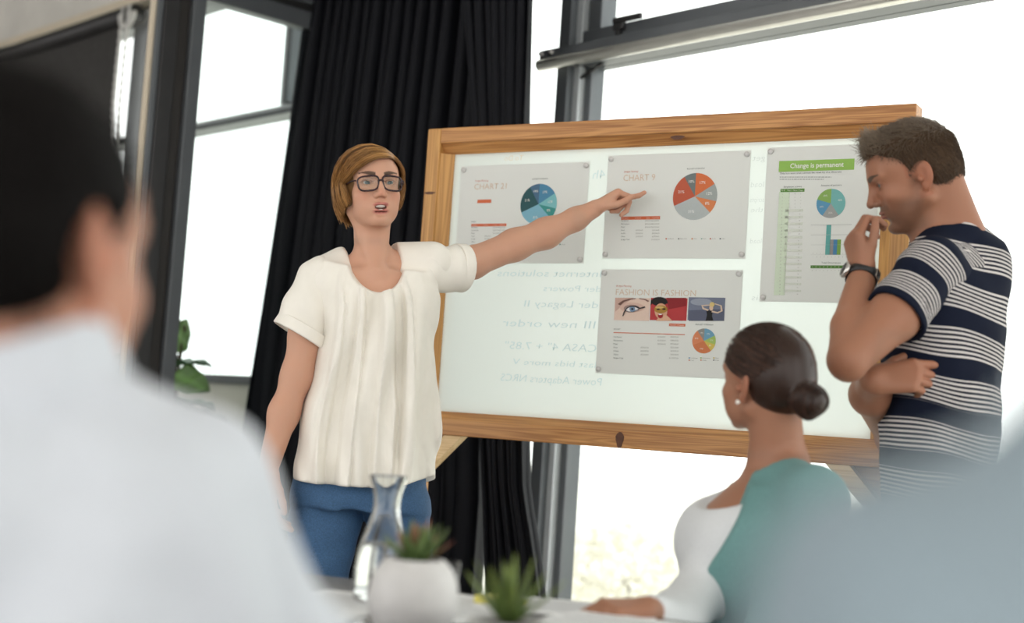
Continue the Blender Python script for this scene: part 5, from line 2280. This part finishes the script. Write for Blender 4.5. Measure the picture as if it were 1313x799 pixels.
    pth = lc[idx][:, None] + .012 * (fl[:, None] * ts[None, :, None] + nn[:, None] * .6 * ts[None, :, None])
    hs = strands('hair_strands', H.c + pth @ H.R, .0008, dark * r.uniform(.6, 1.6, (2500, 1)), 'hair_matte', hair, (0, 0, 0))
    hs.location = -loc
    chair((loc[0], loc[1]), Fb, 'dark low-backed chair under the man in the white shirt')


def build_near_person():
    """very close, out of focus: the shoulder of a seated person in a blue-grey shirt"""
    Y0 = .40
    rs_ = P(1232, 882, Y0)                              # left shoulder, the one in view
    loc = np.array([rs_[0] + .19, Y0 - .03, 0])
    per = person(loc, 'blurred person in blue-grey shirt, only a shoulder showing')
    Fb = nrm([-.25, .97, 0])
    L = np.array([-Fb[1], Fb[0], 0])
    yaw = math.atan2(L[1], L[0])
    F = Fb
    sh = rs_ - L * .17 + ZA * .090
    nb = sh + ZA * .075
    H = Frame(nb + ZA * .14 + Fb * .02, F, ZA, 1.0)
    S = Solid()
    add_head(S, H, True, 0.0, False)
    S.cone(H(-.025, 0, -.03), nb, .055, .06, .02)
    rs2 = sh - L * .17 - ZA * .03
    S.cone(nb, rs_, .05, .042, .03)
    S.cone(nb, rs2, .05, .042, .03)
    low = np.array([loc[0], loc[1], .48])
    S.loft([(low, .15, .10), (np.array([loc[0], loc[1], .75]), .14, .09), (sh - ZA * .12, .15, .09), (sh, .09, .06)], yaw, .03)
    ell = np.array([rs_[0] - .065, rs_[1] + .07, rs_[2] - .27])
    tl = ell + [.08, .22, .03]
    elr = rs2 + [.07, .05, -.27]
    tr = elr + [-.05, .22, .03]
    for a, b, c in ((rs_, ell, tl), (rs2, elr, tr)):
        S.chain([a, b, c], [.042, .04, .028], .03)
        add_hand(S, c, nrm([.1, .95, -.1]), ZA, np.array([-1 if a[0] > rs_[0] else 1, 0, 0]), [(20, 30, 20)] * 4)
    J = Solid()
    J.loft([(np.array([loc[0], loc[1], .42]), .18, .13), (np.array([loc[0], loc[1], .58]), .165, .12)], yaw, .03)
    seated_legs(S, J, loc, Fb, 1, per, loc)
    solid_obj('trousers', J, .010, 'dark_trousers', per, loc)
    base = (.48, .24, .16)
    solid_obj('body', S, .009, 'skin', per, loc, (), lambda V: np.tile(np.array(base), (len(V), 1)))
    B = Solid()
    B.loft([(low, .175, .13), (np.array([loc[0], loc[1], .75]), .165, .12), (sh - ZA * .12, .175, .115), (sh - ZA * .01, .11, .085)], yaw, .04)
    B.cone(sh + ZA * .015, rs_, .062, .056, .04)
    B.cone(sh + ZA * .015, rs2, .062, .056, .04)
    B.chain([rs_, ell, ell + (tl - ell) * .8], [.058, .054, .042], .03)
    B.chain([rs2, elr, elr + (tr - elr) * .8], [.058, .054, .042], .03)
    B.cone(H(-.025, 0, -.03), nb, .062, .068, .01, 's')
    B.fn(*B.bounds(0), lambda X, Y, Z: -.003 * np.sin(X * 60 + Z * 45), .001, 'add')
    solid_obj('shirt', B, .008, 'blue_grey_shirt', per, loc)
    cap = Solid()
    cap.ell(H(-.008, 0, .046), np.array((.104, .082, .089)), H.R, .01)
    cap.ell(H(-.045, 0, -.005), np.array((.060, .068, .058)), H.R, .03)
    cap.ell(H(.125, 0, -.010), np.array((.058, .09, .088)), H.R, .006, 's')
    for s in (-1, 1):
        cap.ell(H(.03, s * .085, -.02), np.array((.06, .035, .058)), H.R, .006, 's')
    solid_obj('hair', cap, .006, 'hair_matte', per, loc, colors=lambda V: np.tile((.05, .03, .02), (len(V), 1)))
    chair((loc[0], loc[1]), Fb, 'dark low-backed chair under the blurred person in blue-grey')


build_listener()
build_front_man()
build_near_person()
# ================================================================== table and what stands on it
TZ = .74
TU = nrm([.90, -.43, 0])            # along the far edge
TV = nrm([-.43, -.90, 0])           # towards the near side
TC = P(600, 757, 2.56)
TC[2] = 0
TAX = np.array([TU, TV, ZA])
mat('table_top_dark', (.045, .045, .047), .22, noise=(20, .1))
mat('table_steel', (.25, .25, .26), .35, metal=.8, noise=(20, .05))
tbl = empty('meeting_table', TC, 'dark grey meeting table strewn with papers', 'table')


def tp(u, v, z=TZ):
    return TC + TU * u + TV * v + ZA * z


TL, TR_, TD = -.75, .62, 1.15
bm = bmesh.new()
box(bm, TU * (TL + TR_) / 2 + TV * TD / 2 + ZA * (TZ - .015), TAX, ((TR_ - TL) / 2, TD / 2, .015), .004)
bm_obj('table_top', bm, 'table_top_dark', tbl)
for u in (TL + .08, TR_ - .08):
    for v in (.08, TD - .08):
        bm = bmesh.new()
        box(bm, TU * u + TV * v + ZA * (TZ - .03) / 2, TAX, (.025, .025, (TZ - .03) / 2), .003)
        bm_obj('leg', bm, 'table_steel', tbl)


def ontable(px, py, z=TZ):
    d = ray(px, py)
    return CAM + d * ((z - CAM[2]) / d[2])


# ---- carafe of water
def glass_mat(name, ior, col=(1, 1, 1)):
    m = mat(name, col, .0, Transmission_Weight=1.0, IOR=ior)
    return m


glass_mat('clear_glass', 1.45, (.97, .99, .985))
glass_mat('water', 1.33)
c = ontable(487, 770)
car = empty('carafe', c, 'clear glass water carafe with flared rim', 'carafe')
prof = [(.038, .0), (.0445, .004), (.046, .02), (.0455, .055), (.041, .085), (.031, .115), (.0235, .14), (.0215, .158), (.024, .178), (.0295, .196), (.0325, .206)]
pr = smooth_curve([(a, b, 0) for a, b in prof], 60)[:, :2]
outer = [tuple(p) for p in pr]
inner = [(max(.001, p[0] - .0028), max(.006, p[1])) for p in pr[::-1]]
V, F = lathe_np([(.0005, 0)] + outer + inner + [(.0005, .006)], 48)
mesh_np('glass_body', V, F, 'clear_glass', car, True)
wl = [(r_ - .0031, max(.0064, z_)) for r_, z_ in outer if z_ < .10]
V, F = lathe_np([(.0005, .0064)] + wl + [(.0005, wl[-1][1])], 40)
mesh_np('water', V, F, 'water', car, True)

# ---- white round pot with a succulent
mat('white_ceramic', (.66, .65, .645), .45, noise=(40, .04), bump=(60, .15))
mat('grey_ceramic', (.52, .52, .50), .5, noise=(40, .04))
mat('soil', (.035, .022, .014), .95, noise=(120, .4), bump=(120, .8))
mat('succulent_leaf', rough=.5, attr='Col')


def pot(name, c, prof, label, m, soil_z, soil_r):
    o = empty(name, c, label, 'plant')
    pr = smooth_curve([(a, b, 0) for a, b in prof], 40)[:, :2]
    inn = [(max(.004, p[0] - .005), p[1]) for p in pr[::-1] if p[1] > soil_z - .012]
    V, F = lathe_np([(.001, 0)] + [tuple(p) for p in pr] + inn, 40)
    mesh_np('pot', V, F, m, o, True)
    V, F = lathe_np([(.0005, soil_z + .002), (soil_r * .5, soil_z + .003), (soil_r, soil_z)], 24)
    mesh_np('soil', V, F, 'soil', o, True)
    return o


def leaf_blade(o, az, el, L, w, th, base, c0, c1, bend=.3, keel=.35):
    """thick pointed leaf from the centre of a rosette"""
    n, m_ = 9, 6
    V, Cc, F = [], [], []
    for i in range(n):
        t = i / (n - 1)
        e = el + bend * t
        r_ = L * t * math.cos(e - bend * t * .5)
        z_ = L * t * math.sin(e - bend * t * .5)
        wd = w * (math.sin(PI * min(1, .22 + .78 * (1 - t))) ** .8 if t < 1 else 0) * (1 - t ** 3) + .0003
        tk = th * (1 - t) + .0004
        for j in range(m_):
            a = 2 * PI * j / m_
            x, y = wd * math.cos(a), tk * math.sin(a) + keel * tk * math.cos(2 * a)
            p = np.array([r_ - y * math.sin(e), x, z_ + y * math.cos(e)])
            ca, sa = math.cos(az), math.sin(az)
            V.append((base[0] + p[0] * ca - p[1] * sa, base[1] + p[0] * sa + p[1] * ca, base[2] + p[2]))
            Cc.append(np.array(c0) * (1 - t ** 1.5) + np.array(c1) * t ** 1.5)
    for i in range(n - 1):
        for j in range(m_):
            F.append([i * m_ + j, i * m_ + (j + 1) % m_, (i + 1) * m_ + (j + 1) % m_, (i + 1) * m_ + j])
    F.append(list(range(m_ - 1, -1, -1)))
    F.append([(n - 1) * m_ + j for j in range(m_)])
    return mesh_np('leaf', V, F, 'succulent_leaf', o, True, np.array(Cc))


cp = ontable(526, 816)
p1 = pot('potted_succulent', cp, [(.030, 0), (.050, .008), (.0625, .035), (.064, .058), (.057, .088), (.043, .106), (.040, .108)],
         'red-tipped green succulent in a round white pot', 'white_ceramic', .098, .038)
r = np.random.default_rng(2)
for k in range(26):
    ring_ = k / 26
    el = .55 + .95 * ring_ + r.normal(0, .06)
    leaf_blade(p1, k * 2.399 + r.normal(0, .1), el, .066 - .008 * ring_ + r.normal(0, .004), .0095, .0045, (0, 0, .099), (.07, .13, .035), (.30, .10, .07) if k % 3 == 0 else (.13, .19, .05), .12)
cp2 = ontable(648, 852)
p2 = pot('potted_aloe', cp2, [(.032, 0), (.040, .004), (.047, .025), (.050, .050), (.051, .056)], 'spiky green aloe in a low grey-white pot', 'grey_ceramic', .050, .046)
for k in range(13):
    ring_ = k / 13
    el = .55 + .85 * ring_ + r.normal(0, .07)
    leaf_blade(p2, k * 2.399 + r.normal(0, .15), el, .095 - .015 * ring_ + r.normal(0, .008), .0085, .0045, (0, 0, .052), (.065, .115, .025), (.17, .225, .04), .22)

# ---- papers, notebook, yellow note pad, glass
mat('white_paper', (.80, .81, .82), .6, noise=(20, .01))
mat('yellow_paper', (.80, .72, .18), .6, noise=(20, .03))
mat('print_grey', (.45, .46, .48), .7, noise=(20, .03))


# sheets overlap, so each lies a little higher than the last
def sheet_on_table(name, u, v, rot, w, h, label, m='white_paper', z=TZ + .0006, thick=.0006, lines=True, cat='paper', group='papers on the table'):
    c = tp(u, v, z)
    o = empty(name, c, label, cat, group)
    ca, sa = math.cos(rot), math.sin(rot)
    ax = np.array([TU * ca + TV * sa, -TU * sa + TV * ca, ZA])
    n = 9
    V, F = [], []
    for k in range(2):
        for i in range(n):
            for j in range(n):
                x, y = (i / (n - 1) - .5) * w, (j / (n - 1) - .5) * h
                cz = 0.0
                V.append(ax[0] * x + ax[1] * y + ZA * (cz + (thick if k else 0)))
    q = n * n
    for i in range(n - 1):
        for j in range(n - 1):
            a = i * n + j
            F.append([a, a + 1, a + n + 1, a + n])
            F.append([q + a, q + a + n, q + a + n + 1, q + a + 1])
    for i in range(n - 1):
        for e0, e1 in ((i * n, (i + 1) * n), (i * n + n - 1, (i + 1) * n + n - 1), (i, i + 1), ((n - 1) * n + i, (n - 1) * n + i + 1)):
            F.append([e0, e1, q + e1, q + e0])
    mesh_np('sheet', V, F, m, o, False)
    if lines:
        for k in range(9):
            p = ax[1] * (h * (-.35 + k * .08))
            bm = bmesh.new()
            box(bm, p + ax[0] * (-.08 * w) + ZA * (thick + .0004), ax, (w * (.30 + .05 * (k % 3)), .0015, .0002))
            bm_obj('print_line', bm, 'print_grey', o)
    return o


def uv(px, py):
    p = ontable(px, py)
    return float(np.dot(p - TC, TU)), float(np.dot(p - TC, TV))


u, v = uv(590, 781)
sheet_on_table('paper_sheet', u, v, .15, .21, .297, 'white printed sheet under the yellow note pad', z=TZ + .0010)
u, v = uv(730, 782)
sheet_on_table('paper_sheet', u, v, -.25, .297, .21, 'white printed sheet beside the hand of the seated woman', z=TZ + .0026)
u, v = uv(690, 830)
sheet_on_table('paper_sheet', u + .1, v + .02, .35, .21, .297, 'white printed sheet beside the aloe pot', z=TZ + .0042)
u, v = uv(800, 800)
sheet_on_table('paper_sheet', min(u, TR_ - .12), v + .1, .1, .21, .297, 'white printed sheet near the corner of the table', z=TZ + .0058)
u, v = uv(425, 775)
sheet_on_table('paper_sheet', u, v, .0, .21, .297, 'white printed sheet left of the water carafe')
u, v = uv(642, 777)
sheet_on_table('note_pad', u, v, .1, .076, .05, 'small yellow sticky note pad between the two potted plants', 'yellow_paper', TZ + .0030, .012, False, 'note pad', None)
# drinking glass behind the round pot
cg = ontable(556, 790)
gl = empty('drinking_glass', cg, 'short clear drinking glass behind the round white pot', 'glass')
po = [(.026, 0), (.030, .003), (.034, .05), (.036, .085)]
V, F = lathe_np([(.0005, 0)] + po + [(.034, .085), (.032, .05), (.028, .008), (.0005, .008)], 36)
mesh_np('glass_body', V, F, 'clear_glass', gl, True)
# ================================================================== fiddle-leaf plant behind the partition
mat('big_leaf', rough=.35, attr='Col', bump=(60, .3))
mat('bark', (.10, .075, .05), .9, noise=(60, .2))
mat('terracotta_grey', (.30, .29, .27), .8, noise=(20, .1))
pc_ = P(232, 480, 6.0)
fig = empty('fiddle_leaf_plant', (pc_[0], pc_[1], 0), 'leafy green indoor plant with broad leaves behind the dark post', 'plant')
V, F = lathe_np([(.001, 0), (.13, 0), (.16, .30), (.165, .32), (.15, .32), (.145, .29), (.001, .28)], 32)
mesh_np('pot', V, F, 'terracotta_grey', fig, True)
stem = smooth_curve([(0, 0, .28), (.02, 0, .7), (-.02, .01, 1.05), (.0, 0, 1.36)], 24)
tube_obj('stem', stem, np.linspace(.016, .008, len(stem)), 'bark', fig)


def big_leaf(base, d, up, L, w, c, curl=.25):
    d = nrm(d)
    s = nrm(np.cross(d, up))
    n_ = np.cross(s, d)
    N, M_ = 12, 7
    V, Cc, F = [], [], []
    for i in range(N):
        t = i / (N - 1)
        wd = w * (math.sin(PI * t ** .72) ** .7 if 0 < t < 1 else .02) * (1 + .1 * math.sin(9 * t))
        ctr = np.asarray(base) + d * L * t - n_ * curl * L * t * t
        for j in range(M_):
            q = j / (M_ - 1) * 2 - 1
            p = ctr + s * wd * q + n_ * (.18 * wd * abs(q) + .012 * math.sin(14 * t + 3 * q))
            V.append(p)
            Cc.append(np.array(c) * (1.5 if j == 3 else 1))
    for i in range(N - 1):
        for j in range(M_ - 1):
            F.append([i * M_ + j, i * M_ + j + 1, (i + 1) * M_ + j + 1, (i + 1) * M_ + j])
    o = mesh_np('leaf', V, F, 'big_leaf', fig, True, np.array(Cc))
    md = o.modifiers.new('thickness', 'SOLIDIFY')
    md.thickness = .002
    return o


def rel(px, py, Y):
    return P(px, py, Y) - np.array([pc_[0], pc_[1], 0])


G1, G2 = (.16, .28, .09), (.09, .18, .10)
big_leaf(rel(222, 452, 6.0), CR * .35 + CU * .9 + CB * .1, CB, .15, .055, G1, .15)
big_leaf(rel(220, 470, 5.97), CR * .8 + CU * .35 + CB * .2, CU, .17, .065, G2, .4)
big_leaf(rel(222, 480, 5.95), CR * .75 - CU * .25 + CB * .3, CU * .5 + CB, .17, .07, G1, .2)
big_leaf(rel(225, 515, 5.97), CR * .75 - CU * .3 + CB * .2, CU, .15, .05, G2, .3)
big_leaf(rel(250, 528, 5.95), CR * .9 - CU * .15, CU, .15, .035, G2, .2)
big_leaf(rel(200, 470, 6.05), -CR * .8 + CU * .4, CU, .22, .07, G2, .3)
big_leaf(rel(198, 440, 6.05), -CR * .7 + CU * .3 + FW * .2, CU, .22, .07, G1, .3)
big_leaf(rel(205, 500, 6.05), -CR * .9 - CU * .1, CU, .2, .06, G2, .3)
for k in range(6):
    a = k * 1.9
    big_leaf((0, 0, .75 + .09 * k), (math.cos(a), math.sin(a), .3), (0, 0, 1), .2, .065, G2 if k % 2 else G1, .35)
for k, (px, py) in enumerate(((222, 452), (220, 470), (222, 480), (225, 515), (250, 528), (200, 470), (198, 440), (205, 500))):
    b_ = rel(px, py, 5.98)
    zz = max(.5, b_[2] - .05)
    st_ = stem[int(np.argmin(np.abs(stem[:, 2] - zz)))]
    tube_obj('leaf_stalk', [st_, (st_ + b_) / 2 + [0, 0, .01], b_], .0035, 'bark', fig, 5)

# shrubs outside, leaves coloured near white to look overexposed through the big window
mat('shrub_leaf_overexposed', (.96, .94, .86), .8, noise=(30, .03))


def shrub(c, R, n, seed, label):
    r = np.random.default_rng(seed)
    o = empty('shrub', c, label, 'shrub', 'shrubs outside the window')
    th, ph = r.uniform(0, 2 * PI, n), np.arccos(r.uniform(-1, 1, n))
    rr = R * r.uniform(.4, 1, n) ** .6
    p = np.stack([rr * np.sin(ph) * np.cos(th), rr * np.sin(ph) * np.sin(th), R * .9 + rr * np.cos(ph) * .9], 1)
    a, b = r.normal(0, 1, (n, 3)), r.normal(0, 1, (n, 3))
    a /= np.linalg.norm(a, axis=1, keepdims=True)
    b = np.cross(a, b)
    b /= np.linalg.norm(b, axis=1, keepdims=True)
    s = .05
    V = np.stack([p - a * s, p + b * s * .4, p + a * s, p - b * s * .4], 1).reshape(-1, 3)
    F = np.arange(4 * n).reshape(-1, 4)
    f = mesh_np('foliage', V, F, 'shrub_leaf_overexposed', o, False)
    f['kind'] = 'stuff'
    tube_obj('trunk', [(0, 0, -.3), (.02, 0, R * .5), (0, .02, R)], [.05, .04, .02], 'bark', o)
    return o


for (px, py, Y, R, sd, lb) in ((1075, 640, 9.0, .55, 1, 'pale shrub outside the window, behind the right end of the board'), (800, 760, 9.5, .45, 2, 'pale shrub outside the window, beyond the hand on the table')):
    q = P(px, py, Y)
    shrub((q[0], q[1], -.3), R, 1500, sd, lb)
